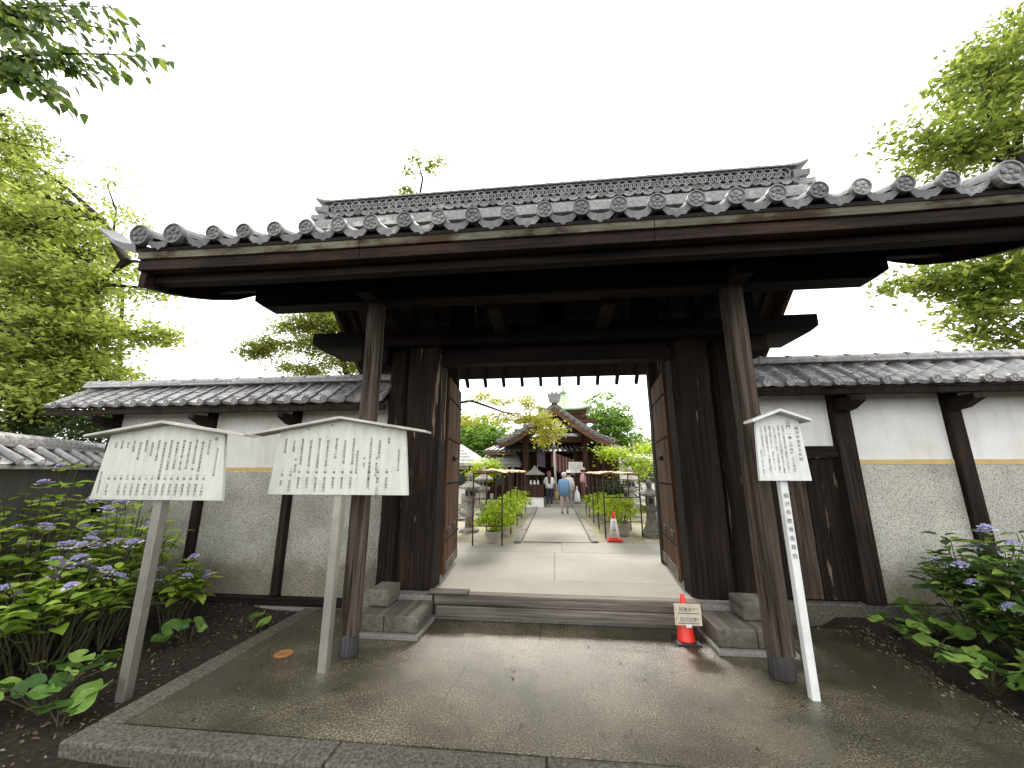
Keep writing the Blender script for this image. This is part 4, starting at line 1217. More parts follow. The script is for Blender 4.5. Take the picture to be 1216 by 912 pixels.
def hydrangea(label, base, h, spread, nst, leaves, flowers, seed, pf=0.6, maxl=290, group=None, lean=(0, 0)):
    rr = random.Random(seed)
    root = thing('hydrangea', label, 'shrub', base, group)
    bx, by, bz = base
    stems = B(); cnt = 0; jobs = []
    for k in range(nst):
        a = rr.uniform(0, 6.28); q = spread * math.sqrt(rr.random())
        top = Vector((bx + q * math.cos(a) + lean[0] * h, by + q * math.sin(a) + lean[1] * h, bz + h * (1 - 0.35 * (q / spread) ** 2) * rr.uniform(0.72, 1.0)))
        st = Vector((bx + 0.25 * q * math.cos(a) + rr.uniform(-.1, .1), by + 0.25 * q * math.sin(a) + rr.uniform(-.1, .1), bz))
        pts = []
        for i in range(6):
            u = i / 5; p = st.lerp(top, u); p.z = st.z + (top.z - st.z) * (u ** 0.85); p += Vector((rr.uniform(-.02, .02), rr.uniform(-.02, .02), 0)); pts.append(p)
        stems.tube(pts, [0.010, 0.009, 0.008, 0.007, 0.006, 0.004], 5)
        d = (pts[5] - pts[4]).normalized()
        ph = rr.uniform(0, 3.14)
        npair = rr.choice((4, 5, 5))
        for j in range(npair):
            u = 1.0 - 0.115 * j - 0.01
            seg = min(4, int(u * 5)); p = pts[seg].lerp(pts[seg + 1], u * 5 - seg)
            for sgn in (0, math.pi):
                t = ph + sgn + rr.uniform(-.3, .3)
                dd = Vector((math.cos(t), math.sin(t), rr.uniform(-0.05, 0.5) + (0.25 if j == 0 else 0)))
                jobs.append((j * 0.5 + rr.random(), p + dd.normalized() * 0.03, dd, rr.uniform(0.5, 0.85) if j == 0 else rr.uniform(0.7, 1.3), rr.randrange(3), rr.uniform(-.3, .3)))
            ph += math.pi / 2
        if rr.random() < pf:
            tilt = Euler((rr.uniform(-.35, .35), rr.uniform(-.35, .35), rr.uniform(0, 6))).to_matrix().to_4x4()
            inst('flower_head', rr.choice(flowers), root, Matrix.Translation(pts[5] + Vector((0, 0, 0.05))) @ tilt)
            stems.tube([pts[5], pts[5] + Vector((0, 0, 0.06))], 0.004, 5)
    jobs.sort(key=lambda q: q[0])
    for (_, p, dd, s, v, ro) in jobs[:maxl]: inst('leaf', leaves[v], root, dirmat(p, dd, s=s, roll=ro))
    stems.build('stem', M['stem'], root)
    return root
hydrangea('tall lacecap hydrangea with purple flowers against the low dark grey wall', (-6.45, 4.45, -0.1), 2.12, 1.0, 42, HL, FL, 11, 0.6)
hydrangea('tall leggy lacecap hydrangea with purple flowers behind the steel sign post', (-5.62, 4.75, -0.1), 1.85, 0.62, 32, HL, FL, 12, 0.45)
hydrangea('low hydrangea with dark blue lacecaps drooping over bare soil', (-5.35, 4.0, -0.1), 1.15, 0.70, 30, HL, FL, 13, 0.3)
hydrangea('bushy lacecap hydrangea with pale purple heads over the low wall face', (-6.6, 3.7, -0.1), 1.75, 0.75, 34, HL, FL, 18, 0.45)
hydrangea('waist-high leafy hydrangea hiding the stems of the tall purple hydrangeas', (-5.95, 3.95, -0.1), 1.5, 0.65, 30, HL, FL, 61, 0.45)
hydrangea('low leafy hydrangea at the foot of the low dark grey wall', (-6.2, 3.25, -0.1), 1.3, 0.65, 30, HL, FL, 62, 0.35)
hydrangea('leafy hydrangea skirt below the leggy hydrangea beside the steel sign post', (-5.45, 4.4, -0.1), 1.35, 0.5, 30, HL, FL, 63, 0.4)
hydrangea('small hydrangea with blue lacecaps against the roughcast wall base', (-5.2, 5.2, -0.08), 0.85, 0.36, 17, HL, FL, 14, 0.5)
hydrangea('low hydrangea with a single pink flower head beside round-leaved plants', (-5.35, 3.2, -0.1), 0.55, 0.30, 9, HD, FP, 15, 0.35)
hydrangea('dark green hydrangea with pale blue lacecaps against the wall right of the side door', (5.15, 4.95, 0.0), 1.45, 0.72, 38, HD, FW, 16, 0.30)
hydrangea('dense dark green hydrangea with few blue flowers behind the round-leaved plants by the wall', (4.85, 5.35, 0.0), 1.25, 0.55, 30, HD, FW, 19, 0.15)
hydrangea('broad-leaved dark hydrangea without flowers filling the right bed', (4.8, 4.75, -0.02), 0.95, 0.55, 30, HD, FW, 64, 0.0)
hydrangea('low dark hydrangea at the right edge of the pad beneath larger ones', (4.45, 4.0, -0.06), 0.5, 0.45, 26, HD, FW, 65, 0.0)
hydrangea('dark green spreading hydrangea with blue flowers leaning over the pad edge', (4.75, 4.35, -0.05), 0.85, 0.50, 24, HD, FW, 17, 0.2)

# round-leaved ground plants
def round_leaf(name, r, mat):
    b = B(); n = 22; vs = [(0, 0.0, 0.0)]; fs = []
    for q, (f, dz) in enumerate(((0.55, 0.10), (1.0, 0.13))):
        for k in range(n + 1):
            t = -math.pi / 2 + 0.30 + (2 * math.pi - 0.60) * k / n
            w = r * f * (1 + (0.025 * math.sin(k * 2.1) if q else 0)); vs.append((w * math.cos(t), w * math.sin(t), dz * r + (0.010 * math.sin(k * 0.9) if q else 0)))
    m_ = n + 1
    for k in range(n): fs += [(0, k + 1, k + 2), (k + 1, m_ + k + 1, m_ + k + 2, k + 2)]
    b.add(vs, fs); return b.mesh(name, mat, smooth=True)
RLm = [round_leaf('round_leaf', r, M['leaf_round']) for r in (0.055, 0.075, 0.10)]
def leopard_plant(label, base, n, h, spread, seed, group=None):
    rr = random.Random(seed); root = thing('leopard_plant', label, 'plant', base, group); st = B(); b0 = Vector(base)
    for k in range(n):
        a = rr.uniform(0, 6.28); q = spread * math.sqrt(rr.uniform(0.05, 1)); top = b0 + Vector((q * math.cos(a), q * math.sin(a), h * rr.uniform(0.55, 1.0)))
        st.tube([b0 + Vector((rr.uniform(-.03, .03), rr.uniform(-.03, .03), -0.02)), b0.lerp(top, 0.55) + Vector((0, 0, h * 0.18)), top], [0.006, 0.005, 0.004], 5)
        T = Matrix.Translation(top) @ Euler((rr.uniform(-.25, .55) + 0.2, rr.uniform(-.4, .4), rr.uniform(0, 6.28))).to_matrix().to_4x4()
        inst('leaf', rr.choice(RLm), root, T)
    st.build('stem', M['stem'], root)
leopard_plant('round-leaved plant spreading over dark soil left of the steel sign post', (-4.45, 3.42, -0.12), 20, 0.34, 0.42, 21)
leopard_plant('round-leaved plant at the corner of the concrete pad by the left bed', (-4.05, 3.25, -0.12), 7, 0.22, 0.20, 22)
leopard_plant('round-leaved plant with large leaves below the pink hydrangea', (-5.0, 3.0, -0.12), 20, 0.30, 0.36, 23)
leopard_plant('small round-leaved plant on soil at the foot of the roughcast wall', (-4.45, 4.75, -0.10), 8, 0.22, 0.26, 24)
leopard_plant('tiny plant of two pale round leaves beside the concrete pad edge', (-3.92, 5.15, -0.09), 3, 0.13, 0.16, 25)
leopard_plant('round-leaved plant hugging the wall foot beside the side door', (4.45, 5.55, 0.0), 22, 0.30, 0.40, 26)
leopard_plant('round-leaved plant at the edge of the concrete under the dark hydrangea', (3.95, 4.5, -0.06), 20, 0.28, 0.34, 27)
leopard_plant('bright round-leaved plant at the pad edge under blue hydrangea flowers', (4.1, 3.85, -0.08), 20, 0.26, 0.34, 28)
leopard_plant('round-leaved plant below the speckled wall between footing and pad edge', (4.0, 5.2, -0.04), 20, 0.30, 0.42, 30)
leopard_plant('dense round-leaved plant on the soil strip by the right pad kerb', (4.35, 4.15, -0.07), 14, 0.32, 0.40, 31)
leopard_plant('dark round-leaved plant between the wall foot and the dark hydrangea', (4.75, 5.0, -0.02), 14, 0.36, 0.42, 29)

# ================================================================== TREES
def leaf_cloud(P, size, mat, name, parent, seed, flat=0.6, aspect=0.5, world=True):
    """P: Nx3 leaf positions -> one mesh of small pointed leaves, each with its own random tint"""
    g = np.random.default_rng(seed); N_ = len(P)
    nrm = g.normal(size=(N_, 3)); nrm[:, 2] = np.abs(nrm[:, 2]) + flat * 1.5; nrm /= np.linalg.norm(nrm, axis=1)[:, None]
    a = g.normal(size=(N_, 3)); a[:, 2] -= 0.35; a -= (a * nrm).sum(1)[:, None] * nrm; a /= np.linalg.norm(a, axis=1)[:, None]
    c = np.cross(nrm, a); L_ = size * g.uniform(0.65, 1.3, size=(N_, 1)); W = L_ * aspect * 0.5
    v = np.empty((N_, 4, 3)); v[:, 0] = P - a * L_ * 0.5; v[:, 1] = P + c * W - nrm * W * 0.25; v[:, 2] = P + a * L_ * 0.5; v[:, 3] = P - c * W - nrm * W * 0.25
    me = bpy.data.meshes.new(name)
    me.vertices.add(N_ * 4); me.vertices.foreach_set('co', v.reshape(-1))
    me.loops.add(N_ * 4); me.loops.foreach_set('vertex_index', np.arange(N_ * 4, dtype=np.int32))
    me.polygons.add(N_); me.polygons.foreach_set('loop_start', np.arange(0, N_ * 4, 4, dtype=np.int32)); me.polygons.foreach_set('loop_total', np.full(N_, 4, dtype=np.int32))
    at_ = me.attributes.new('rnd', 'FLOAT', 'POINT'); at_.data.foreach_set('value', np.repeat(np.clip(g.beta(2.2, 2.2, N_) + g.normal(0, .08, N_), 0, 1), 4).astype(np.float32))
    me.materials.append(mat); me.update(calc_edges=True); me.validate()
    o = bpy.data.objects.new(name, me); return link(o, parent, world)

def tree(name, label, base, trunk, clumps, leafmat, leaf=0.1, dens=1.0, seed=1, r0=0.2, cat='tree', group=None, twig=True, flat=0.6, sprig=0.34, aspect=0.5):
    """trunk: points; clumps: (centre, (rx,ry,rz), sprays)"""
    rr = random.Random(seed); g = np.random.default_rng(seed)
    root = thing(name, label, cat, base, group)
    tb = B(); n_ = len(trunk)
    tb.tube(trunk, [r0 * (1 - 0.72 * i / (n_ - 1)) for i in range(n_)], 9)
    P = []
    for (c, rad_, nsp) in clumps:
        c = Vector(c)
        # limb from the nearest suitable trunk point
        cand = [Vector(t) for t in trunk[1:]]
        s = min(cand, key=lambda q: (q - c).length + max(0, q.z - c.z) * 1.2)
        mid = s.lerp(c, 0.5) + Vector((rr.uniform(-.25, .25), rr.uniform(-.25, .25), rr.uniform(0.0, 0.35))) * min(1, (c - s).length / 2.5)
        r1 = max(0.018, r0 * 0.30 * min(1.0, max(rad_) / 1.2))
        limb = [s, s.lerp(mid, .5) + Vector((rr.uniform(-.1, .1), rr.uniform(-.1, .1), .05)), mid, mid.lerp(c, .55) + Vector((rr.uniform(-.1, .1), 0, .04)), c]
        tb.tube(limb, [r1, r1 * .85, r1 * .68, r1 * .5, r1 * .3], 6)
        for k in range(nsp):
            d = Vector(g.normal(size=3)); d.normalize(); q = rr.random() ** 0.42
            sc_ = c + Vector((d.x * rad_[0] * q, d.y * rad_[1] * q, d.z * rad_[2] * q))
            if twig and k % 3 == 0: 
                e = limb[rr.choice((3, 4))]; tb.tube([e, e.lerp(sc_, .5) + Vector((0, 0, rr.uniform(0, .12))), sc_], [r1 * .3 + .004, r1 * .2 + .003, 0.003], 4, cap=False)
            m_ = int(34 * dens); sp = sprig * rr.uniform(.7, 1.25)
            pts = g.normal(size=(m_, 3)) * np.array([sp * .55, sp * .55, sp * .2])
            tilt = Euler((rr.uniform(-.5, .5), rr.uniform(-.5, .5), 0)).to_matrix(); pts = pts @ np.array(tilt).T
            P.append(pts + np.array(sc_))
    tb.build('trunk', M['bark'], root, smooth=True)
    P = np.concatenate(P)
    leaf_cloud(P, leaf, leafmat, 'crown', root, seed, flat, aspect)
    return root

# big maple-like tree beyond the low wall, left
C = lambda x, y, Y: tuple(at(x, y, Y))
tb_ = (-13.0, 8.8, -0.2)
tree('maple_tree', 'large light green maple spreading behind the low wall and beside the gate roof', tb_,
     [tb_, (-12.9, 8.7, 1.6), C(40, 420, 8.6), C(110, 345, 8.4), C(150, 310, 8.3), C(120, 260, 8.6)],
     [(C(25, 225, 8.8), (1.6, 1.3, 1.1), 95), (C(60, 290, 8.3), (2.1, 1.4, 1.3), 130), (C(30, 340, 7.8), (1.6, 1.2, .9), 90), (C(105, 300, 8.9), (1.3, 1.0, .9), 60), (C(90, 390, 8.2), (1.7, 1.2, .7), 75), (C(30, 400, 7.4), (1.4, 1.1, .7), 65), (C(130, 400, 8.4), (.9, .7, .5), 24),
      (C(175, 345, 8.6), (1.0, .7, .35), 15), (C(165, 395, 8.6), (.9, .7, .25), 14), (C(200, 400, 8.8), (.7, .5, .2), 9), (C(135, 450, 8.4), (.7, .6, .4), 18), (C(60, 445, 7.8), (1.6, 1.1, .6), 70), (C(20, 470, 7.2), (1.3, 1.0, .6), 60), (C(185, 320, 9.0), (.7, .5, .35), 8), (C(10, 180, 8.5), (1.0, 1.0, .6), 40), (C(15, 270, 8.0), (1.5, 1.2, 1.2), 90), (C(70, 335, 8.0), (1.5, 1.1, .9), 80), (C(45, 375, 7.8), (1.5, 1.1, .8), 70), (C(95, 345, 8.6), (1.0, .8, .7), 40), (C(15, 440, 7.3), (1.3, 1, .7), 60), (C(80, 250, 8.8), (.9, .8, .7), 34), (C(100, 430, 8.2), (1.0, .8, .5), 36)],
     M['leaf_maple'], 0.15, 1.0, 31, 0.30, sprig=0.42)
tree('slender_tree', 'thin sparse tree rising behind the upturned roof corner', (-12.2, 10.5, 0.2), [(-12.2, 10.5, 0.2), C(142, 420, 10.5), C(146, 350, 10.4), C(133, 290, 10.6), C(138, 250, 10.5), C(128, 222, 10.5)],
     [(C(120, 235, 10.5), (.9, .7, .5), 9), (C(150, 250, 10.5), (.8, .6, .5), 8), (C(135, 215, 10.5), (.6, .5, .4), 6), (C(165, 262, 10.5), (.6, .5, .3), 6), (C(110, 265, 10.5), (.7, .5, .4), 6)], M['leaf_maple'], 0.12, 0.8, 33, 0.07)
tree('laurel_shrub', 'dark glossy evergreen shrub between the low wall and the tiled wall end', (-10.0, 7.6, 0.2), [(-10.0, 7.6, 0.2), (-10.0, 7.6, 1.4), (-9.9, 7.6, 2.4)],
     [(C(125, 505, 7.6), (.9, .5, .5), 55), (C(70, 500, 7.8), (1.0, .6, .45), 50), (C(20, 505, 7.8), (.9, .6, .5), 40)], M['leaf_dark'], 0.11, 1.3, 34, 0.09, 'shrub')
# fan palm half hidden in the maple
def palm():
    base = (-12.6, 8.0, -0.2); root = thing('fan_palm', 'fan palm with pale dry fronds half hidden in the maple', 'palm', base); c = at(60, 425, 8.0)
    b = B(); b.tube([base, (base[0], base[1], 2.0), c], [0.11, 0.1, 0.09], 8); b.build('trunk', M['bark'], root)
    rr = random.Random(5); pm = plain('palm_frond', (0.20, 0.20, 0.12), 0.6, 0, 0.3)
    for k in range(9):
        a = rr.uniform(0, 6.28); d = Vector((math.cos(a), math.sin(a), rr.uniform(-.5, .5))).normalized(); b = B(); h = c + d * 0.5; b.tube([c, h], 0.012, 5); s = d.orthogonal().normalized()
        for j in range(16):
            t = (j / 15 - .5) * 2.4; e = (d * math.cos(t) + s * math.sin(t)).normalized(); w = d.cross(s).normalized() * 0.02 + (s * math.cos(t) - d * math.sin(t)) * 0.02
            b.add([h, h + e * .35 + w, h + e * .75 - Vector((0, 0, .12)), h + e * .35 - w], [(0, 1, 2, 3)])
        b.build('frond', pm, root)
palm()
# right-hand tree
tr = (10.6, 8.9, 0.2)
tree('broad_leaf_tree', 'broad-leaved green tree behind the wall beyond the right roof corner', tr,
     [tr, (10.6, 8.9, 2.5), C(1216, 330, 8.9), C(1210, 200, 9.0), C(1205, 100, 9.2)],
     [(C(1195, 85, 9.0), (1.3, 1.1, 1.1), 75), (C(1170, 110, 8.6), (1.0, .9, .7), 45), (C(1185, 165, 8.8), (1.3, 1.0, .9), 70), (C(1105, 170, 8.6), (.95, .7, .5), 28), (C(1140, 180, 8.8), (.9, .7, .5), 32), (C(1215, 40, 9.2), (1.0, .9, .7), 36), (C(1140, 95, 9.0), (.5, .4, .4), 10),
      (C(1180, 320, 8.4), (1.0, .9, .8), 55), (C(1130, 330, 8.6), (.9, .7, .45), 30), (C(1090, 335, 8.6), (.7, .5, .3), 15), (C(1185, 375, 8.5), (.9, .8, .5), 40), (C(1205, 405, 8.6), (.7, .6, .4), 22), (C(1150, 360, 8.8), (.7, .6, .4), 20), (C(1235, 280, 8.6), (1.2, 1, 1.4), 60)],
     M['leaf_right'], 0.165, 0.9, 41, 0.22, sprig=0.42, aspect=0.45)
b = tree('young_tree', 'sparse leafy treetop showing above the gate ridge', (-6.3, 16.5, 0.3), [(-6.3, 16.5, .3), (-6.3, 16.5, 8), C(497, 240, 16.5), C(502, 212, 16.5), C(497, 195, 16.5)],
     [(C(492, 188, 16.5), (.5, .4, .4), 5), (C(512, 196, 16.5), (.6, .4, .35), 7), (C(525, 193, 16.5), (.4, .3, .25), 4), (C(486, 205, 16.5), (.5, .4, .3), 5), (C(487, 228, 16.5), (.7, .4, .3), 6), (C(480, 224, 16.5), (.4, .3, .3), 4)], M['leaf_pine'], 0.17, 0.7, 43, 0.10)
tree('garden_pine', 'pruned garden tree with layered yellowish foliage behind the tiled wall', (-5.6, 11.0, .3), [(-5.6, 11.0, .3), (-5.7, 11.0, 3.0), C(400, 400, 11.0), C(415, 380, 11)],
     [(C(395, 385, 11), (1.1, .8, .35), 48), (C(355, 390, 11), (.9, .7, .25), 30), (C(320, 412, 10.8), (.9, .6, .22), 26), (C(300, 418, 10.8), (.5, .4, .15), 10), (C(375, 412, 10.9), (.9, .6, .3), 28), (C(415, 430, 10.8), (1.0, .7, .3), 36), (C(360, 440, 10.9), (.8, .6, .2), 22), (C(425, 395, 11.2), (.8, .6, .5), 30), (C(385, 370, 11), (.7, .5, .2), 16)], M['leaf_pine'], 0.11, 2.0, 44, 0.15, sprig=0.34)

M['leaf_cherry_mass'] = leaf_mat('cherry_leaf_mass', ((0.06, 0.10, 0.02), (0.14, 0.20, 0.04), (0.30, 0.36, 0.08)), 0.5)
# cherry branches reaching in overhead from a tree on the left
def cherry():
    base = Vector((-6.6, 1.2, -0.15)); root = thing('cherry_tree', 'cherry tree whose long-leaved branches hang overhead into the sky', 'tree', tuple(base)); rr = random.Random(8)
    tb = B(); tb.tube([base, base + Vector((.1, 0, 2)), base + Vector((.3, .2, 3.6)), base + Vector((.5, .4, 5.2))], [.16, .14, .11, .08], 9)
    lm = [leaf_shape('cherry_leaf', 0.150, 0.070, M['leaf_cherry'], droop=.15), leaf_shape('cherry_leaf', 0.125, 0.062, M['leaf_cherry'], droop=.3)]
    top = base + Vector((.45, .35, 4.8)); jobs = []
    tips = [(195, 70, 2.5), (170, 45, 2.5), (150, 85, 2.45), (120, 30, 2.6), (85, 60, 2.5), (80, 118, 2.4), (60, 100, 2.35), (110, 85, 2.5), (30, 60, 2.4), (10, 95, 2.3), (55, 20, 2.5), (20, 25, 2.5), (140, 10, 2.7), (95, 5, 2.7)]
    hubs = [at(-40, 20, 2.6), at(-40, 75, 2.4)]
    for hh in hubs: tb.tube([top, top.lerp(hh, .5) + Vector((0, 0, .25)), hh], [.06, .04, .022], 6)
    for (px, py, Y) in tips:
        e = at(px, py, Y); hh = hubs[0] if py < 62 else hubs[1]; mid = hh.lerp(e, .5) + Vector((0, 0, .18)); pts = []
        for i in range(9):
            u = i / 8; pts.append(hh * (1 - u) ** 2 + mid * 2 * u * (1 - u) + e * u * u)
        tb.tube(pts, [.016 - .0017 * i for i in range(9)], 5)
        for i in range(22):
            u = 0.22 + 0.78 * i / 21; k = min(7, int(u * 8)); p = pts[k].lerp(pts[k + 1], u * 8 - k); d = (pts[k + 1] - pts[k]).normalized(); sd_ = d.cross(Vector((0, 0, 1))).normalized() * (1 if i % 2 else -1)
            jobs.append((p, d * rr.uniform(.4, 1.0) + sd_ * rr.uniform(.35, .9) + Vector((0, 0, rr.uniform(-.75, -.1)))))
    more = B()
    for (p, dd) in jobs:
        for q in range(2):
            p2 = p + Vector((rr.uniform(-.12, .12), rr.uniform(-.12, .12), rr.uniform(-.12, .06))); add_mesh(more, lm[q], dirmat(p2, dd + Vector((rr.uniform(-.6, .6), rr.uniform(-.6, .6), rr.uniform(-.4, .2))), s=rr.uniform(.7, 1.1), roll=rr.uniform(-1.3, 1.3)))
    tag(more.build('foliage', M['leaf_cherry_mass'], root, smooth=True), kind='stuff')
    for (p, dd) in jobs[:300]: inst('leaf', rr.choice(lm), root, dirmat(p, dd, s=rr.uniform(.8, 1.25), roll=rr.uniform(-1.3, 1.3)))
    tb.build('trunk', M['bark'], root, smooth=True)
cherry()
tree('zelkova_tree', 'fine-leaved tree on the far left below the overhanging cherry branches', (-12.0, 5.0, -.2), [(-12.0, 5.0, -.2), (-12, 5, 4), C(-40, 170, 5.5), C(0, 140, 5.5)],
     [(C(10, 140, 5.5), (.8, .5, .28), 14), (C(45, 160, 5.5), (.55, .4, .22), 10), (C(20, 170, 5.6), (.7, .5, .25), 12), (C(60, 180, 5.5), (.3, .3, .12), 4)], M['leaf_right'], 0.09, .8, 46, .14, sprig=.28)
# ================================================================== COURTYARD
def lantern(name, label, loc, H_, style, mat):
    """stone lantern: base, shaft, platform, fire box with openings, cap, jewel"""
    root = thing(name, label, 'stone lantern', loc, None); x, y, z = loc; s = H_ / 1.6
    def part(nm, prof, n=6, ph=math.pi / 6, sm=False):
        b = B(); b.lathe([(r * s, h * s) for r, h in prof], n, loc, ph=ph); return b.build(nm, mat, root, smooth=sm, bevel=0 if sm else 0.008)
    if style == 'round':
        part('base', [(.30, 0), (.30, .07), (.24, .10), (.16, .12)], 6)
        part('shaft', [(.125, .118), (.125, .42), (.14, .44), (.14, .47), (.125, .49), (.12, .80)], 16, 0, True)
        part('platform', [(.14, .80), (.24, .86), (.24, .92), (.18, .93)], 6)
    else:
        part('base', [(.34, 0), (.34, .10), (.30, .13)], 4, math.pi / 4)
        part('shaft', [(.29, .131), (.22, .25), (.165, .42), (.14, .60), (.15, .66)], 4, math.pi / 4)
        part('platform', [(.16, .66), (.26, .71), (.26, .80), (.21, .81)], 4, math.pi / 4)
    h0 = .93 if style == 'round' else .811
    n = 6 if style == 'round' else 4; ph = math.pi / 6 if n == 6 else math.pi / 4
    fb = part('fire_box', [(.15, h0), (.15, h0 + .24)], n, ph)
    for k in range(n):
        t = ph + math.pi / n + k * 2 * math.pi / n; r = .15 * math.cos(math.pi / n) * s
        b = B(); c = Vector((x + (r + .001) * math.cos(t), y + (r + .001) * math.sin(t), z + (h0 + .12) * s)); e = Vector((-math.sin(t), math.cos(t), 0)) * .05 * s
        b.bar(c - e, c + e, .006, .13 * s); b.build('window', M['dark'], fb)
    part('cap', [(.19, h0 + .24), (.36, h0 + .26), (.35, h0 + .31), (.22, h0 + .37), (.09, h0 + .45), (.07, h0 + .47)], n, ph)
    part('jewel', [(.05, h0 + .47), (.085, h0 + .49), (.07, h0 + .52), (.085, h0 + .56), (.095, h0 + .60), (.06, h0 + .66), (.01, h0 + .71)], 12, 0, True)
    return root
lantern('stone_lantern', 'slim stone lantern with round shaft beside the left plant frame', (-2.38, 11.0, CZ - .01), 1.55, 'round', M['stone'])
lantern('stone_lantern', 'squat stone lantern with flared square foot beside the right plant frame', (2.42, 10.67, CZ - .01), 1.50, 'square', M['stone_dark'])
lantern('stone_lantern', 'pale stone lantern behind the potted hydrangeas of the left frame', (-2.75, 15.2, CZ - .01), 1.75, 'round', M['stone'])
lantern('stone_lantern', 'stone lantern behind the potted hydrangeas of the right frame', (2.75, 15.0, CZ - .01), 1.75, 'round', M['stone'])

# pipe frames carrying a rolled orange shade
def frame(label, xa, xb, y0, y1, nb, h, tarp_h):
    root = thing('plant_frame', label, 'frame', (xa, y0, CZ)); n_ = nb
    for i in range(n_ + 1):
        y = y0 + (y1 - y0) * i / n_
        for x in (xa, xb):
            b = B(); b.tube([(x, y, CZ - .02), (x + R.uniform(-.01, .01), y, CZ + h)], .017, 8); b.build('upright', M['rust'], root, smooth=True)
        for zz in ((.42, 1.02) if i in (0, n_) else ()):
            b = B(); b.tube([(xa, y, CZ + zz * h / 1.6), (xb, y, CZ + zz * h / 1.6)], .013, 6); b.build('cross_rail', M['rust'], root, smooth=True)
    for x in (xa, xb):
        for zz in (h,):
            b = B(); b.tube([(x, y0, CZ + zz), (x, y1, CZ + zz)], .013, 6); b.build('long_rail', M['rust'], root, smooth=True)
    b = B(); nx, ny = 8, 30; vs = []; fs = []; rr = random.Random(int(xa * 10))
    for j in range(ny + 1):
        for i in range(nx + 1):
            u, v = i / nx, j / ny
            vs.append((xa - .06 + (xb - xa + .12) * u, y0 - .1 + (y1 - y0 + .2) * v, CZ + h + .03 + .03 * math.sin(v * 31 + u * 4) * math.sin(u * 9) + rr.uniform(-.015, .015) + tarp_h * math.sin(u * math.pi)))
    for j in range(ny):
        for i in range(nx): fs.append((j * (nx + 1) + i, j * (nx + 1) + i + 1, (j + 1) * (nx + 1) + i + 1, (j + 1) * (nx + 1) + i))
    b.add(vs, fs); o = b.build('shade_cloth', M['tarp'], root, smooth=True)
    md = o.modifiers.new('thick', 'SOLIDIFY'); md.thickness = .006
frame('rusty pipe frame with orange shade cloth left of the path', -1.86, -1.20, 8.98, 16.0, 4, 1.56, .05)
frame('rusty pipe frame with orange shade cloth right of the path', 1.20, 2.08, 10.2, 16.2, 4, 1.52, .03)

def pot_plant(label, loc, r, h, fr, fh, seed, group):
    root = thing('potted_hydrangea', label, 'potted plant', loc, group); x, y, z = loc
    b = B(); b.lathe([(r * .68, 0), (r * .72, .02), (r * .95, h - .04), (r * 1.06, h - .04), (r * 1.06, h), (r * .92, h), (r * .9, h - .05), (.01, h - .05)], 20, loc); b.build('pot', M['pot'], root, smooth=False)
    g = np.random.default_rng(seed); P = []
    for k in range(46):
        d = g.normal(size=3); d /= np.linalg.norm(d); q = g.random() ** .4
        c = np.array([x, y, z + h + fh * .48]) + d * np.array([fr, fr, fh * .5]) * q; P.append(c + g.normal(size=(16, 3)) * np.array([.07, .07, .035]))
    leaf_cloud(np.concatenate(P), .105, M['leaf_pot'], 'foliage', root, seed, .7, .6)
    b = B(); rr = random.Random(seed)
    for k in range(7): b.tube([(x + rr.uniform(-.05, .05), y + rr.uniform(-.05, .05), z + h - .06), (x + rr.uniform(-.6, .6) * fr, y + rr.uniform(-.6, .6) * fr, z + h + fh * .6)], .007, 5)
    b.build('stem', M['stem'], root)
gl, gr = 'potted hydrangeas under the left frame', 'potted hydrangeas under the right frame'
pot_plant('bright green potted hydrangea in a cement pot at the near end of the left frame', (-1.45, 9.35, CZ), .18, .26, .42, .62, 51, gl)
for k, (x, y) in enumerate(((-1.42, 10.4), (-1.5, 11.6), (-1.45, 12.8), (-1.5, 14.0), (-1.42, 15.1))):
    pot_plant('bright green potted hydrangea in the row under the left frame behind the first pot', (x, y, CZ), .18, .24, .50, .72, 52 + k, gl)
pot_plant('bright green potted hydrangea in a cement pot behind the white-sleeved cone', (1.72, 10.8, CZ), .21, .30, .52, .72, 61, gr)
for k, (x, y) in enumerate(((1.65, 12.0), (1.6, 13.2), (1.65, 14.3), (1.6, 15.3))):
    pot_plant('bright green potted hydrangea in the row under the right frame behind the first pot', (x, y, CZ), .19, .24, .48, .62, 62 + k, gr)
cone((1.37, 9.95, CZ + .005), 'traffic_cone', 'red traffic cone with white lettered sleeve at the corner of the right frame', .66, True)

def rock(label, loc, s, seed, group=None):
    rr = random.Random(seed); b = B(); b.ball((0, 0, 0), 1, 9, 6); b.v = [(loc[0] + v[0] * s[0] * rr.uniform(.8, 1.15), loc[1] + v[1] * s[1] * rr.uniform(.8, 1.15), loc[2] + max(-.1, v[2] * s[2] * rr.uniform(.8, 1.15))) for v in b.v]
    tag(b.build('rock', M['stone_dark'], smooth=False), label, 'rock', group)
for k in range(7): rock('weathered garden rock on sandy ground left of the pipe frame', (R.uniform(-4.6, -3.0), R.uniform(12.5, 17), CZ), (R.uniform(.15, .35), .25, R.uniform(.12, .3)), 70 + k, 'garden rocks left of the frame')
for k in range(5): rock('weathered garden rock on sandy ground right of the pipe frame', (R.uniform(2.9, 4.4), R.uniform(12.5, 17), CZ), (R.uniform(.15, .4), .25, R.uniform(.15, .4)), 80 + k, 'garden rocks right of the frame')

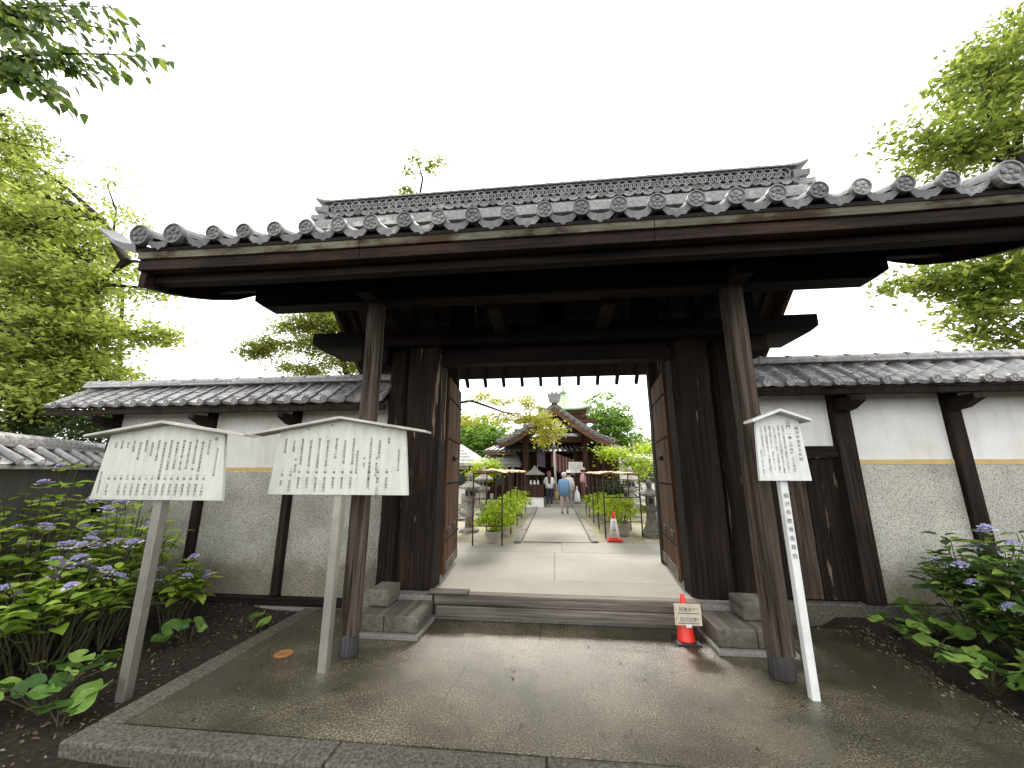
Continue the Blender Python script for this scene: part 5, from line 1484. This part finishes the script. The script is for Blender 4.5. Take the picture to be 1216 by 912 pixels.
# ------------------------------------------------------------------ the hall at the end of the path
HY = 19.6
hall = thing('temple_hall', 'red brown timber temple hall with curved tiled gable at the end of the path', 'temple hall', (0.05, HY, CZ))
b = B(); b.box(-3.6, 3.7, HY - .55, HY + 7, CZ - .05, CZ + .22); b.build('stone_base', M['apron'], hall, bevel=.02)
b = B(); b.box(-1.3, 1.4, HY - .95, HY - .56, CZ - .05, CZ + .12); b.build('stone_step', M['apron'], hall, bevel=.02)
for x in (-1.43, 1.50):
    b = B(); b.box(x - .13, x + .13, HY - .13, HY + .13, CZ + .30, 4.25); b.build('post', M['hallpost'], hall, bevel=.02)
    b = B(); b.box(x - .2, x + .2, HY - .2, HY + .2, CZ + .222, CZ + .30); b.build('post_base', M['stone'], hall, bevel=.02)
for (z0, z1, y0, y1, xa, xb) in ((3.32, 3.62, -.09, .09, -1.75, 1.82), (3.78, 4.02, -.12, .12, -2.0, 2.08), (4.30, 4.52, -.14, .14, -2.0, 2.08)):
    b = B(); b.box(xa, xb, HY + y0, HY + y1, z0, z1); b.build('tie_beam', M['hallwood'], hall, bevel=.02)
for xc in (-.62, .68):       # frog-leg struts
    b = B(); b.prism([(-.55, 0), (-.42, 0), (-.15, .16), (.15, .16), (.42, 0), (.55, 0), (.2, .27), (-.2, .27)], (xc, HY + .05, 4.023), (1, 0, 0), (0, 0, 1), (0, -.1, 0)); b.build('frog_strut', M['hallwood'], hall, bevel=.01)
for x in (-1.43, -.6, .05, .7, 1.50):
    b = B(); b.box(x - .15, x + .15, HY - .2, HY + .2, 4.522, 4.66); b.build('bracket_block', M['hallwood'], hall, bevel=.02)
for sx in (-1, 1):           # carved nosings beyond the posts
    x = .035 + sx * 1.62
    b = B(); b.prism([(0, 0), (0, .3), (.25, .34), (.55, .2), (.42, .06), (.2, .08)], (x, HY + .08, 3.64), (sx, 0, 0), (0, 0, 1), (0, -.16, 0)); b.build('nosing', M['hallwood'], hall)
# curved gable roof (ridge runs away from the path)
def gz_(u): return 3.36 + 1.86 * (1 - u) ** 1.30 + .10 * u ** 4      # u = 0 ridge .. 1 eave, half width 2.75
def hall_roof(xc, hw, y0, y1, zoff, name, parent, ribs=True):
    b = B(); vs = []; fs = []; n_ = 12
    for yy in (y0, y1):
        for dz in (0, -.12):
            for i in range(-n_, n_ + 1): vs.append((xc + hw * i / n_, yy, gz_(abs(i) / n_) + dz + zoff))
    m_ = 2 * n_ + 1
    for i in range(2 * n_):
        fs += [(i, i + 1, 2 * m_ + i + 1, 2 * m_ + i), (m_ + i + 1, m_ + i, 3 * m_ + i, 3 * m_ + i + 1), (i + 1, i, m_ + i, m_ + i + 1), (2 * m_ + i, 2 * m_ + i + 1, 3 * m_ + i + 1, 3 * m_ + i)]
    fs += [(0, 2 * m_, 3 * m_, m_), (m_ - 1, 2 * m_ - 1, 4 * m_ - 1, 3 * m_ - 1)]
    b.add(vs, fs); rf = b.build(name, M['tile'], parent)
    for q in range(int((y1 - y0) / .3)):      # tile rolls down the slope
        yy = y0 + .1 + .3 * q
        for sx in (-1, 1):
            b = B(); b.tube([(xc + sx * hw * u, yy, gz_(u) + .03 + zoff) for u in (.03, .2, .4, .6, .8, 1.0)], .075, 6); b.build('tile_roll', M['tile'], rf)
    for sx in (-1, 1):
        b = B(); vs = []; fs = []
        for i in range(n_ + 1):
            u = i / n_; x = xc + sx * hw * (u * .985); zt = gz_(u) - .13 + zoff; d = .30 - .08 * u
            for yy in (y0 - .06, y0 + .05): vs += [(x, yy, zt), (x, yy, zt - d)]
        for i in range(n_):
            for (p, q) in ((0, 1), (1, 3), (3, 2), (2, 0)): fs.append((i * 4 + p, i * 4 + q, (i + 1) * 4 + q, (i + 1) * 4 + p))
        fs += [(0, 2, 3, 1), (n_ * 4, n_ * 4 + 1, n_ * 4 + 3, n_ * 4 + 2)]
        b.add(vs, fs); b.build('bargeboard', M['hallbarge'], rf)
        b = B(); vs = []; fs = []
        for i in range(n_ + 1):                 # bright edge tiles along the verge
            u = i / n_; b.tube([(xc + sx * hw * u, y0 - .10, gz_(u) + .02 + zoff), (xc + sx * hw * u, y0 + .14, gz_(u) + .03 + zoff)], .085, 8)
        b.build('verge_tile', M['tile'], rf)
    b = B(); b.box(xc - .14, xc + .14, y0 - .02, y1, gz_(0) - .02 + zoff, gz_(0) + .34 + zoff); b.build('ridge', M['tile'], rf, bevel=.02)
    b = B(); b.prism([(-.24, 0), (.24, 0), (.30, .25), (.34, .52), (.2, .42), (.1, .56), (0, .44), (-.1, .56), (-.2, .42), (-.34, .52), (-.30, .25)], (xc, y0 - .02, gz_(0) + .05 + zoff), (1, 0, 0), (0, 0, 1), (0, -.12, 0)); b.build('ridge_end_tile', M['tile'], rf)
    return rf
M['hallbarge'] = wood('gable_board', (0.06, 0.03, 0.02), (0.22, 0.12, 0.078), 'x', fine=14)
hall_roof(.05, 2.75, HY - 1.05, HY + 3.2, -.12, 'porch_roof', hall)
b = B(); b.prism([(-1.75, 0), (1.75, 0), (1.1, .14), (.6, .34), (0, .52), (-.6, .34), (-1.1, .14)], (.05, HY + .06, 4.525), (1, 0, 0), (0, 0, 1), (0, -.05, 0)); b.build('gable_panel', M['hallpost'], hall)
b = B(); b.box(-.06, .16, HY - .03, HY + .09, 4.66, 4.95); b.build('king_post', M['hallpost'], hall)
# hall body behind
b = B(); b.box(-3.2, -1.0, HY + 2.0, HY + 2.15, CZ + .2, 3.6); b.box(1.1, 3.3, HY + 2.0, HY + 2.15, CZ + .2, 3.6); b.box(-1.0, 1.1, HY + 3.2, HY + 3.35, CZ + .2, 3.6); b.box(-3.2, 3.3, HY + 2.0, HY + 3.3, 3.3, 3.6); b.build('front_wall', M['dark'], hall)
for i in range(8):
    xa = -3.1 + .26 * i; b = B(); b.box(xa, xa + .22, HY + 1.93, HY + 1.998, .55, 2.9); b.build('lattice_panel', M['hallpost'], hall)
    xa = 1.15 + .26 * i; b = B(); b.box(xa, xa + .22, HY + 1.93, HY + 1.998, .55, 2.9); b.build('lattice_panel', M['hallpost'], hall)
for x in (-3.2, -1.05, 1.15, 3.3):
    b = B(); b.box(x - .1, x + .1, HY + 1.85, HY + 1.99, CZ + .2, 3.5); b.build('post', M['hallpost'], hall, bevel=.01)
b = B(); b.box(-3.3, 3.4, HY + 1.85, HY + 1.925, 2.92, 3.15); b.build('tie_beam', M['hallwood'], hall)
b = B(); vs = []; fs = []
for (x, y, z) in ((-3.75, HY + 1.1, 2.95), (3.85, HY + 1.1, 2.95), (3.85, HY + 7.5, 2.95), (-3.75, HY + 7.5, 2.95), (-1.4, HY + 4.2, 4.2), (1.5, HY + 4.2, 4.2)): vs.append((x, y, z))
b.add(vs, [(0, 1, 5, 4), (1, 2, 5), (2, 3, 4, 5), (3, 0, 4), (3, 2, 1, 0)]); hb = b.build('main_roof', M['tile'], hall)
for k in range(30):
    x = -3.7 + 7.5 * k / 29
    xt = -1.4 + 2.9 * k / 29; b = B(); b.tube([(x, HY + 1.1, 2.99), ((x + xt) / 2, HY + 2.65, 3.61), (xt, HY + 4.2, 4.24)], .06, 6); b.build('tile_roll', M['tile'], hb)
for sx in (-1, 1):
    b = B(); b.prism([(0, 0), (1.7, 0), (1.7, .16), (0, .16)], (.05 + sx * 2.05, HY + 1.12, 2.78), (sx, 0, 0), (0, 0, 1), (0, -.08, 0)); b.build('eave_board', M['hallbarge'], hall)
# striped curtain, bell rope, notice board, offering box: things of their own
def curtain():
    b = B(); n_ = 14; vs = []; fs = []; mi = []
    x0, x1 = -.2, 1.0
    for i in range(n_ + 1):
        u = i / n_; x = x0 + (x1 - x0) * u
        zt = 2.95 - .75 * (u ** 1.0) * .6; vs += [(x, HY + 1.2 + .05 * math.sin(i * 1.9), zt), (x, HY + 1.2 + .05 * math.sin(i * 1.9 + .4), zt - .85 + .1 * math.sin(i))]
    for i in range(n_): fs.append((i * 2, i * 2 + 1, i * 2 + 3, i * 2 + 2))
    b.add(vs, fs); b.m = [i % 2 for i in range(n_)]
    o = b.build('striped_curtain', [plain('red_cloth', (.24, .03, .03), .8), plain('white_cloth', (.30, .25, .22), .8)]); md = o.modifiers.new('thick', 'SOLIDIFY'); md.thickness = .01
    tag(o, 'red and white striped curtain hanging inside the hall porch', 'curtain')
    b = B(); b.add([(-.95, HY + 1.3, 2.95), (-.5, HY + 1.3, 2.95), (-.5, HY + 1.3, 2.1), (-.9, HY + 1.32, 2.2)], [(0, 3, 2, 1)]); o = b.build('purple_cloth', plain('violet_cloth', (.15, .11, .17), .8, 0, .3, 6)); md = o.modifiers.new('thick', 'SOLIDIFY'); md.thickness = .01
    tag(o, 'violet cloth hanging at the left side of the hall porch', 'cloth')
curtain()
def rope():
    x = at(658, 540, HY - .4).x; root = thing('bell_rope', 'thick white bell rope hanging before the hall entrance', 'rope', (x, HY - .4, CZ + .6))
    b = B(); b.tube([(x, HY - .4, 4.05), (x + .01, HY - .4, 2.5), (x + .06, HY - .4, .95)], .055, 8); b.build('rope', plain('white_rope', (.55, .52, .46), .8), root, smooth=True)
    b = B(); b.lathe([(.03, 0), (.12, .03), (.15, .12), (.12, .21), (.03, .24)], 14, (x, HY - .4, 2.95)); b.build('bell', plain('aged_brass', (.16, .15, .12), .45, .6), root, smooth=True)
    b = B(); b.lathe([(.07, 0), (.09, .02), (.085, .35), (.05, .38)], 10, (x + .06, HY - .4, .6)); b.build('tassel', plain('tan_tassel', (.45, .33, .17), .8), root, smooth=True)
rope()
def hall_notice():
    c = at(683.5, 555, HY - .2); root = thing('hall_notice', 'white notice panel with vertical writing hung beside the right hall post', 'notice', tuple(c)); w, h = .68, .52
    b = B(); b.box(c.x - w / 2, c.x + w / 2, c.y, c.y + .03, c.z - h / 2, c.z + h / 2); p = b.build('panel', M['white'], root)
    cols = [(s, .24 - .11 * i, h / 2 - .04, .075, .078) for i, s in enumerate(('御朱印受付', '午前九時', '正午 午後', '大塔四時', '本堂横へ'))]
    text_mesh(cols, 'lettering', M['ink'], Matrix.Translation((c.x, c.y - .003, c.z)), p)
hall_notice()
def shrine_box():
    x = -.95; root = thing('incense_stand', 'dark timber incense stand with small roof beside the hall steps', 'stand', (x, HY - .9, CZ))
    b = B(); b.box(x - .40, x + .40, HY - 1.25, HY - .65, CZ - .01, CZ + .45); b.build('plinth', M['ivory'], root, bevel=.015)
    b = B(); b.box(x - .42, x + .42, HY - 1.28, HY - .62, CZ + .452, CZ + 1.0); b.build('chest', M['hallpost'], root, bevel=.01)
    for sx in (-1, 1):
        for sy in (-1, 1):
            b = B(); b.box(x + sx * .38 - .03, x + sx * .38 + .03, HY - .95 + sy * .28 - .03, HY - .95 + sy * .28 + .03, CZ + 1.002, CZ + 1.45); b.build('post', M['hallpost'], root)
    b = B(); b.lathe([(.66, 0), (.64, .05), (.35, .16), (.12, .3), (.05, .42)], 4, (x, HY - .95, CZ + 1.452), ph=math.pi / 4); b.build('roof', M['stone_dark'], root)
    for k in range(3):
        b = B(); b.lathe([(.05, 0), (.07, .05), (.04, .16), (.05, .2)], 8, (x - .18 + .17 * k, HY - 1.1, CZ + 1.002)); b.build('vase', M['white'], root, smooth=True)
shrine_box()
b = B(); b.box(-.1, 1.0, HY + .5, HY + 1.0, CZ + .222, CZ + .95)
for k in range(7): b.box(-.1, 1.0, HY + .52 + .068 * k, HY + .55 + .068 * k, CZ + .952, CZ + .985)
tag(b.build('offering_box', wood('offering_box_wood', (.12, .07, .04), (.3, .19, .1), 'x'), bevel=.008), 'brown slatted wooden offering box under the hall curtain', 'box')

# ------------------------------------------------------------------ pagoda behind
pg = thing('pagoda', 'pagoda with green copper roof and finial rising behind the hall', 'pagoda', (.72, 27, CZ))
b = B(); b.lathe([(.02, 7.15 - .0), (.02, 7.0), (.02, 7.0)], 4, (0, 0, 0)); b = B()
n_ = 10; vs = []; fs = []
for i in range(n_ + 1):
    u = i / n_; hw = .06 + 1.72 * u ** .8; z = 7.35 - 1.42 * u ** .62 + .0
    for k in range(32):
        t = 2 * math.pi * k / 32; m_ = max(abs(math.cos(t)), abs(math.sin(t))); cr = (1 / m_ - 1) / .4142
        vs.append((.72 + hw * math.cos(t) / m_, 27 + hw * math.sin(t) / m_, z + .22 * u ** 3 * cr ** 2))
for i in range(n_):
    for k in range(32): fs.append((i * 32 + k, (i + 1) * 32 + k, (i + 1) * 32 + (k + 1) % 32, i * 32 + (k + 1) % 32))
b.add(vs, fs); o = b.build('copper_roof', M['copper'], pg, smooth=True); md = o.modifiers.new('thick', 'SOLIDIFY'); md.thickness = .10
for (hw, z0, z1) in ((1.45, 5.70, 5.86), (1.2, 5.5, 5.698), (.95, 5.2, 5.498)):
    b = B(); b.box(.72 - hw, .72 + hw, 27 - hw, 27 + hw, z0, z1); b.build('bracket_tier', M['hallbarge'], pg, bevel=.02)
b = B(); b.lathe([(1.0, .3), (1.0, 5.2)], 24, (.72, 27, 0)); b.build('drum', M['ivory'], pg, smooth=False)
b = B(); b.lathe([(.22, 7.28), (.22, 7.45), (.12, 7.5), (.16, 7.62), (.05, 7.7), (.03, 8.0), (.10, 8.02), (.10, 8.07), (.03, 8.1), (.03, 8.25), (.10, 8.27), (.10, 8.32), (.03, 8.35), (.03, 8.6), (.07, 8.68), (.01, 8.8)], 12, (.72, 27, 0)); b.build('finial', M['copper'], pg, smooth=True)

# ------------------------------------------------------------------ side buildings
def house(name, label, x0, x1, y0, y1, zw, zr_, gable_x, wallm, roofm, bays):
    root = thing(name, label, 'building', ((x0 + x1) / 2, y0, CZ))
    b = B(); b.box(x0, x1, y0, y1, CZ - .02, zw); w = b.build('wall', wallm, root)
    e = .45; b = B(); ym = (y0 + y1) / 2
    b.hexa([(x0 - e, y0 - e, zw - .12), (x1 + e, y0 - e, zw - .12), (x1 + e - gable_x, ym, zr_), (x0 - e + gable_x, ym, zr_)], [(x0 - e, y0 - e, zw + .0), (x1 + e, y0 - e, zw + .0), (x1 + e - gable_x, ym, zr_ + .12), (x0 - e + gable_x, ym, zr_ + .12)])
    b.hexa([(x0 - e, y1 + e, zw - .12), (x1 + e, y1 + e, zw - .12), (x1 + e - gable_x, ym, zr_), (x0 - e + gable_x, ym, zr_)], [(x0 - e, y1 + e, zw + .0), (x1 + e, y1 + e, zw + .0), (x1 + e - gable_x, ym + .001, zr_ + .12), (x0 - e + gable_x, ym + .001, zr_ + .12)])
    if gable_x:
        b.add([(x0 - e, y0 - e, zw), (x0 - e, y1 + e, zw), (x0 - e + gable_x, ym, zr_ + .12)], [(0, 2, 1)]); b.add([(x1 + e, y0 - e, zw), (x1 + e, y1 + e, zw), (x1 + e - gable_x, ym, zr_ + .12)], [(0, 1, 2)])
    rf = b.build('roof', roofm, root)
    n_ = int((y1 - y0 + 2 * e) / 2 / .32)
    for k in range(n_):
        u0 = k / n_; xa = x0 - e + gable_x * u0; xb = x1 + e - gable_x * u0; yy = y0 - e + (ym - y0 + e) * u0; zz = zw + .005 + (zr_ + .12 - zw) * u0
        b = B(); b.bar((xa, yy + .02, zz + .02), (xb, yy + .02, zz + .02), .03, .012); b.build('shingle_course', roofm, rf)
    for (kind, xa, xb, za, zb) in bays:
        if kind == 'door':
            b = B(); b.box(xa, xb, y0 - .03, y0 - .002, za, zb); b.build('door', M['dark'], root)
        else:
            b = B(); b.box(xa - .06, xb + .06, y0 - .05, y0 - .002, za - .06, zb + .06); f = b.build('window', M['hallpost'], root)
            nn = max(1, int((xb - xa) / .45))
            for q in range(nn):
                w_ = (xb - xa) / nn; b = B(); b.box(xa + w_ * q + .02, xa + w_ * (q + 1) - .02, y0 - .06, y0 - .051, za, zb); b.build('pane', plain('dark_pane', (.03, .035, .04), .15), f)
    b = B()
    for xx in (x0, (x0 + x1) / 2, x1): b.box(xx - .07, xx + .07, y0 - .045, y0 - .002, CZ, zw - .13)
    b.build('timber', M['hallpost'], root)
    return root
house('storehouse', 'white-walled storehouse with pale grey shingle roof left of the courtyard', -9.6, -4.35, 20, 25, 2.30, 3.75, 2.2, M['ivory'], M['greyroof'], [('door', -6.2, -5.35, .3, 2.0), ('window', -5.1, -4.55, 1.25, 1.95)])
house('white_house', 'plain white building behind the right plant frame', 3.6, 8.6, 25, 30, 2.5, 2.95, 1.5, M['ivory'], M['ivory'], [('window', 5.2, 6.4, 1.3, 2.2)])
house('side_shrine', 'small red brown shrine building with white rope garland left of the hall', -3.55, -2.2, 20.6, 22.0, 2.25, 2.75, .3, M['hallpost'], M['tile'], [('window', -3.1, -2.6, 1.2, 1.9)])
b = B(); pts = []
for i in range(3):
    x0 = -3.6 + .5 * i
    for j in range(7): u = j / 6; pts.append((x0 + .5 * u, 20.35, 2.15 - .2 * math.sin(u * math.pi)))
b.tube(pts, .05, 6); tag(b.build('rope_garland', M['white'], smooth=True), 'white twisted rope garland looped across the small red brown shrine front', 'garland')
for k in range(6):       # pale granite fence posts left, low wall right
    b = B(); b.box(-4.6 + .33 * k, -4.46 + .33 * k, 17.9, 18.04, CZ - .02, CZ + .62); tag(b.build('granite_post', M['stone'], bevel=.012), 'short granite fence post standing in a row before the small shrine', 'post', 'granite fence posts')
b = B(); b.box(-2.4, -1.95, 17.4, 18.6, CZ - .02, CZ + .45); tag(b.build('granite_block', M['apron'], bevel=.02), 'pale granite block at the far end of the left plant frame', 'block')

# ------------------------------------------------------------------ courtyard trees
tree('overhanging_tree', 'garden tree reaching yellow-green boughs across the view of the hall roof', (-4.9, 14.0, CZ), [(-4.9, 14.0, CZ), (-4.8, 14, 2.4), C(520, 482, 14), C(560, 476, 14), C(600, 490, 14)],
     [(C(640, 500, 13.6), (.65, .5, .4), 36), (C(655, 512, 13.6), (.5, .4, .35), 26), (C(628, 480, 13.8), (.5, .4, .3), 18), (C(600, 478, 14), (.7, .5, .2), 14), (C(570, 472, 14), (.7, .5, .2), 13), (C(555, 500, 14), (.6, .5, .35), 15), (C(615, 498, 13.8), (.5, .4, .2), 10), (C(590, 495, 14), (.7, .5, .2), 9), (C(645, 525, 13.6), (.35, .3, .15), 9)], M['leaf_yellow'], .10, 1.0, 71, .11, sprig=.26)
def bush(name, label, base, clumps, mat, leaf, seed, cat='tree', r0=.15):
    bz_ = Vector(base); return tree(name, label, base, [base, tuple(bz_ + Vector((0, 0, .8))), tuple(bz_ + Vector((.05, 0, 1.8)))], clumps, mat, leaf, 1.0, seed, r0, cat, sprig=.5)
bush('round_tree', 'rounded light green tree behind the white storehouse', (-9.0, 29, CZ), [(C(575, 520, 28), (2.2, 1.5, 1.5), 80), (C(560, 535, 28), (2.0, 1.5, 1.3), 60), (C(588, 540, 28), (1.4, 1.2, 1.0), 40), (C(548, 515, 29), (1.6, 1.2, 1.8), 50)], M['leaf_mid'], .30, 72)
bush('bright_tree', 'bright yellow-green tree peeping over the storehouse roof', (-10.5, 32, CZ), [(C(562, 512, 32), (1.6, 1.2, 1.2), 40), (C(580, 512, 32), (1.4, 1.2, 1.2), 40), (C(592, 528, 32), (1.0, 1, 1), 22)], M['leaf_yellow'], .30, 73)
bush('clipped_shrub', 'clipped bright green shrub beside the storehouse corner', (-5.2, 19.0, CZ), [(C(578, 556, 19.0), (.6, .5, .35), 30), (C(570, 562, 19.0), (.5, .4, .3), 16)], M['leaf_pot'], .16, 74, 'shrub', .06)
bush('tall_tree', 'tall airy green tree standing behind the pagoda', (4.2, 34, CZ), [(C(718, 492, 34), (2.6, 1.8, 2.0), 95), (C(735, 510, 34), (2.2, 1.6, 1.8), 70), (C(705, 510, 34), (1.8, 1.4, 1.6), 50), (C(745, 530, 34), (1.8, 1.4, 1.4), 50), (C(715, 535, 34), (2.0, 1.5, 1.5), 50)], M['leaf_mid'], .30, 75)
bush('cloud_pruned_pine', 'low spreading pruned pine right of the hall', (3.1, 17.5, CZ), [(C(735, 541, 17.5), (.6, .5, .22), 24), (C(762, 549, 17.2), (.65, .5, .25), 28), (C(717, 536, 17.6), (.4, .3, .14), 9), (C(772, 535, 17.0), (.5, .4, .2), 14), (C(752, 561, 17.4), (.5, .4, .14), 12)], M['leaf_pot'], .13, 76)
bush('hedge_tree', 'mid green tree at the right edge of the courtyard', (7.6, 30, CZ), [(C(772, 540, 30), (1.6, 1.4, 1.2), 60), (C(790, 545, 30), (1.8, 1.4, 1.4), 60), (C(765, 560, 29), (1.4, 1.2, .8), 36)], M['leaf_right'], .28, 77)
bush('dark_shrub', 'dark evergreen shrub behind the right plant frame', (3.0, 19.5, CZ), [(C(730, 585, 19), (.6, .5, .4), 30), (C(745, 580, 19), (.5, .4, .35), 22)], M['leaf_dark'], .14, 78, 'shrub', .05)
bush('dark_shrub', 'dark evergreen shrub under the round tree beside the storehouse', (-8.2, 26.5, CZ), [(C(590, 556, 26.5), (1.6, 1.0, .8), 60)], M['leaf_dark'], .25, 79, 'shrub', .06)
# far wood closing the horizon
g = np.random.default_rng(90); P = []
for k in range(520):
    x = g.uniform(-75, 75); y = g.uniform(58, 70); h = g.uniform(.5, 4.4) * (1.2 + .3 * math.sin(x * .3)); P.append(np.array([x, y, CZ + h]) + g.normal(size=(26, 3)) * np.array([.9, .9, .6]))
o = leaf_cloud(np.concatenate(P), .75, M['leaf_right'], 'far_wood', None, 91, .4)
tag(o, 'distant belt of green trees beyond the temple grounds', 'wood', kind='stuff')
# small tufts on the sandy ground
g = np.random.default_rng(92); P = []
for k in range(160):
    sgn = 1 if k % 2 else -1; x = sgn * g.uniform(1.05, 4.2); y = g.uniform(9.7, 18); P.append(np.array([x, y, CZ + .04]) + g.normal(size=(10, 3)) * np.array([.08, .08, .015]))
tag(leaf_cloud(np.concatenate(P), .06, M['leaf_pot'], 'ground_weeds', None, 93, .2), 'low weeds growing in the sandy courtyard ground', 'weeds', kind='stuff')

# ------------------------------------------------------------------ people on the path
def person(label, loc, H_, rz, mats, lower_split, sleeve, hair, pose, hat=None, skirt=False, hair_len=0.0, bag=False):
    """one skinned body; pants/top/skin told apart by height; hair and hat as children"""
    root = thing('person', label, 'person', loc, None, rz); s = H_ / 1.6
    J = {'pel': (0, 0, .86), 'chest': (0, 0, 1.14), 'neck': (0, -.0, 1.34), 'hd0': (0, .01, 1.42), 'hd1': (0, .0, 1.53)}
    Vv = []; E_ = []; rads = []
    def add(p, r, par=None):
        Vv.append(Vector(p) * s); rads.append(r * s)
        if par is not None: E_.append((par, len(Vv) - 1))
        return len(Vv) - 1
    pel = add((0, 0, .86), .13); wa = add((0, .0, 1.02), .125, pel); ch = add((0, .0, 1.2), .14, wa); nk = add((0, 0, 1.345), .055, ch); h0 = add((0, .01, 1.42), .075, nk); h1 = add((0, .0, 1.51), .085, h0); add((0, 0, 1.57), .05, h1)
    for sx in (-1, 1):
        st = pose.get('stride', 0) * sx
        hp = add((sx * .085, 0, .80), .10, pel); kn = add((sx * .09, st * .5, .46), .072, hp); an = add((sx * .09, st, .09), .045, kn); add((sx * .095, st + .12, .035), .04, an)
        sh = add((sx * .165, 0, 1.27), .062, ch); arm = pose.get('arm', 'down')
        if arm == 'down': el = add((sx * .22, -.03, 1.02), .048, sh); wr = add((sx * .22, .05, .80), .034, el); add((sx * .215, .07, .71), .034, wr)
        else: el = add((sx * .23, .02, 1.04), .05, sh); wr = add((sx * .11, .20, 1.12), .034, el); add((sx * .05, .24, 1.17), .034, wr)
    me = bpy.data.meshes.new('skeleton'); me.from_pydata([tuple(v) for v in Vv], E_, [])
    ob = bpy.data.objects.new('skeleton', me); COL.objects.link(ob); md = ob.modifiers.new('skin', 'SKIN'); md.use_smooth_shade = True
    for i, d in enumerate(me.skin_vertices[0].data): d.radius = (rads[i], rads[i] * (.8 if i < 3 else 1)); d.use_root = (i == 0)
    sb = ob.modifiers.new('sub', 'SUBSURF'); sb.levels = 2; sb.render_levels = 2
    bpy.context.view_layer.update(); m2 = bpy.data.meshes.new_from_object(ob.evaluated_get(bpy.context.evaluated_depsgraph_get())); bpy.data.objects.remove(ob)
    for m in mats: m2.materials.append(m)           # 0 skin 1 top 2 lower 3 shoes
    for p in m2.polygons:
        c = p.center / s; ax = abs(c.x)
        if c.z > 1.345: k = 0
        elif c.z > lower_split or ax > .185: k = 1
        elif c.z > .11: k = 2
        else: k = 3
        if arm == 'down' and ax > .175 and c.z < sleeve: k = 0
        if arm != 'down' and c.y > .15 and c.z > .9: k = 0
        if c.z < lower_split and ax < .175 and k == 1: k = 2
        p.material_index = k
    m2.name = 'body'; o = bpy.data.objects.new('body', m2); link(o, root, False)
    # clothes hanging clear of the body
    b = B(); b.lathe([(.175 * s, (lower_split - .03) * s), (.168 * s, 1.05 * s), (.165 * s, 1.22 * s), (.10 * s, 1.33 * s), (.06 * s, 1.35 * s)], 16); b.v = [(v[0] * 1.08, v[1] * .82, v[2]) for v in b.v]; b.build('top', mats[1], root, smooth=True, world=False)
    b = B(); b.ball((0, -.012 * s, 1.515 * s), .103 * s, 12, 8, sc=(1, 1.05, 1.0)); b.v = [v for v in b.v]
    if hair_len:
        b.tube([(0, -.06 * s, 1.5 * s), (0, -.10 * s, 1.38 * s), (0, -.12 * s, (1.45 - hair_len) * s)], [.085 * s, .09 * s, .055 * s], 10)
    b.build('hair', hair, root, smooth=True, world=False)
    for sx in (-1, 1):
        b = B(); b.ball((sx * .088 * s, .02 * s, 1.48 * s), .02 * s, 6, 4); b.build('ear', mats[0], root, smooth=True, world=False)
    b = B(); b.ball((0, .10 * s, 1.485 * s), .016 * s, 6, 4); b.build('nose', mats[0], root, smooth=True, world=False)
    if hat:
        b = B(); b.lathe([(.17 * s, 1.535 * s), (.165 * s, 1.55 * s), (.115 * s, 1.56 * s), (.11 * s, 1.63 * s), (.06 * s, 1.665 * s)], 16); b.build('hat', hat, root, smooth=True, world=False)
    return root
skin = plain('skin', (.42, .27, .19), .6)
cl = lambda n, c: plain(n, c, .85, 0, .12, 20)
g1 = gnd(653, 600.4, CZ); g2 = gnd(671, 611.5, CZ); g3 = gnd(674.5, 600, CZ); g4 = gnd(690.5, 598, CZ)
person('person with long brown hair in white blouse and dark trousers facing the hall', (g1.x, 18.6, CZ + .012), 1.60, .1, [skin, cl('white_blouse', (.66, .65, .64)), cl('navy_trousers', (.02, .025, .045)), cl('white_shoes', (.6, .6, .58))], .86, .95, cl('brown_hair', (.10, .045, .03)), {'arm': 'up', 'stride': .03}, hair_len=.42)
person('grey-haired person in light blue shirt and beige trousers walking up the path', (g2.x, 15.5, CZ + .012), 1.56, -.1, [skin, cl('blue_shirt', (.16, .30, .50)), cl('beige_trousers', (.40, .32, .28)), cl('dark_shoes', (.12, .11, .11))], .74, .9, cl('grey_hair', (.55, .50, .46)), {'stride': .09})
person('person in white hat and pale top standing before the offering box', (g3.x + .02, 18.3, CZ + .012), 1.60, -.25, [skin, cl('pale_top', (.55, .50, .46)), cl('grey_blue_trousers', (.16, .19, .25)), cl('grey_shoes', (.3, .3, .3))], .80, .9, cl('dark_hair', (.03, .025, .02)), {'stride': .05}, hat=cl('white_hat', (.66, .62, .57)))
person('person in pink top and brown skirt beside the right hall post', (g4.x, 19.05, CZ + .222), 1.52, -1.2, [skin, cl('pink_top', (.62, .30, .36)), cl('brown_skirt', (.16, .06, .05)), cl('brown_shoes', (.1, .06, .05))], .95, .9, cl('black_hair', (.03, .02, .02)), {'stride': .02}, hat=cl('pink_hat', (.58, .36, .38)))
b = B(); c = at(685.5, 590, 18.9); b.lathe([(.13, 0), (.15, .1), (.12, .38), (.05, .52), (.03, .6), (.04, .7)], 12, (c.x, 18.95, CZ + .222)); tag(b.build('white_bag', M['white'], smooth=True), 'tall white cloth bag standing beside the person in pink', 'bag')
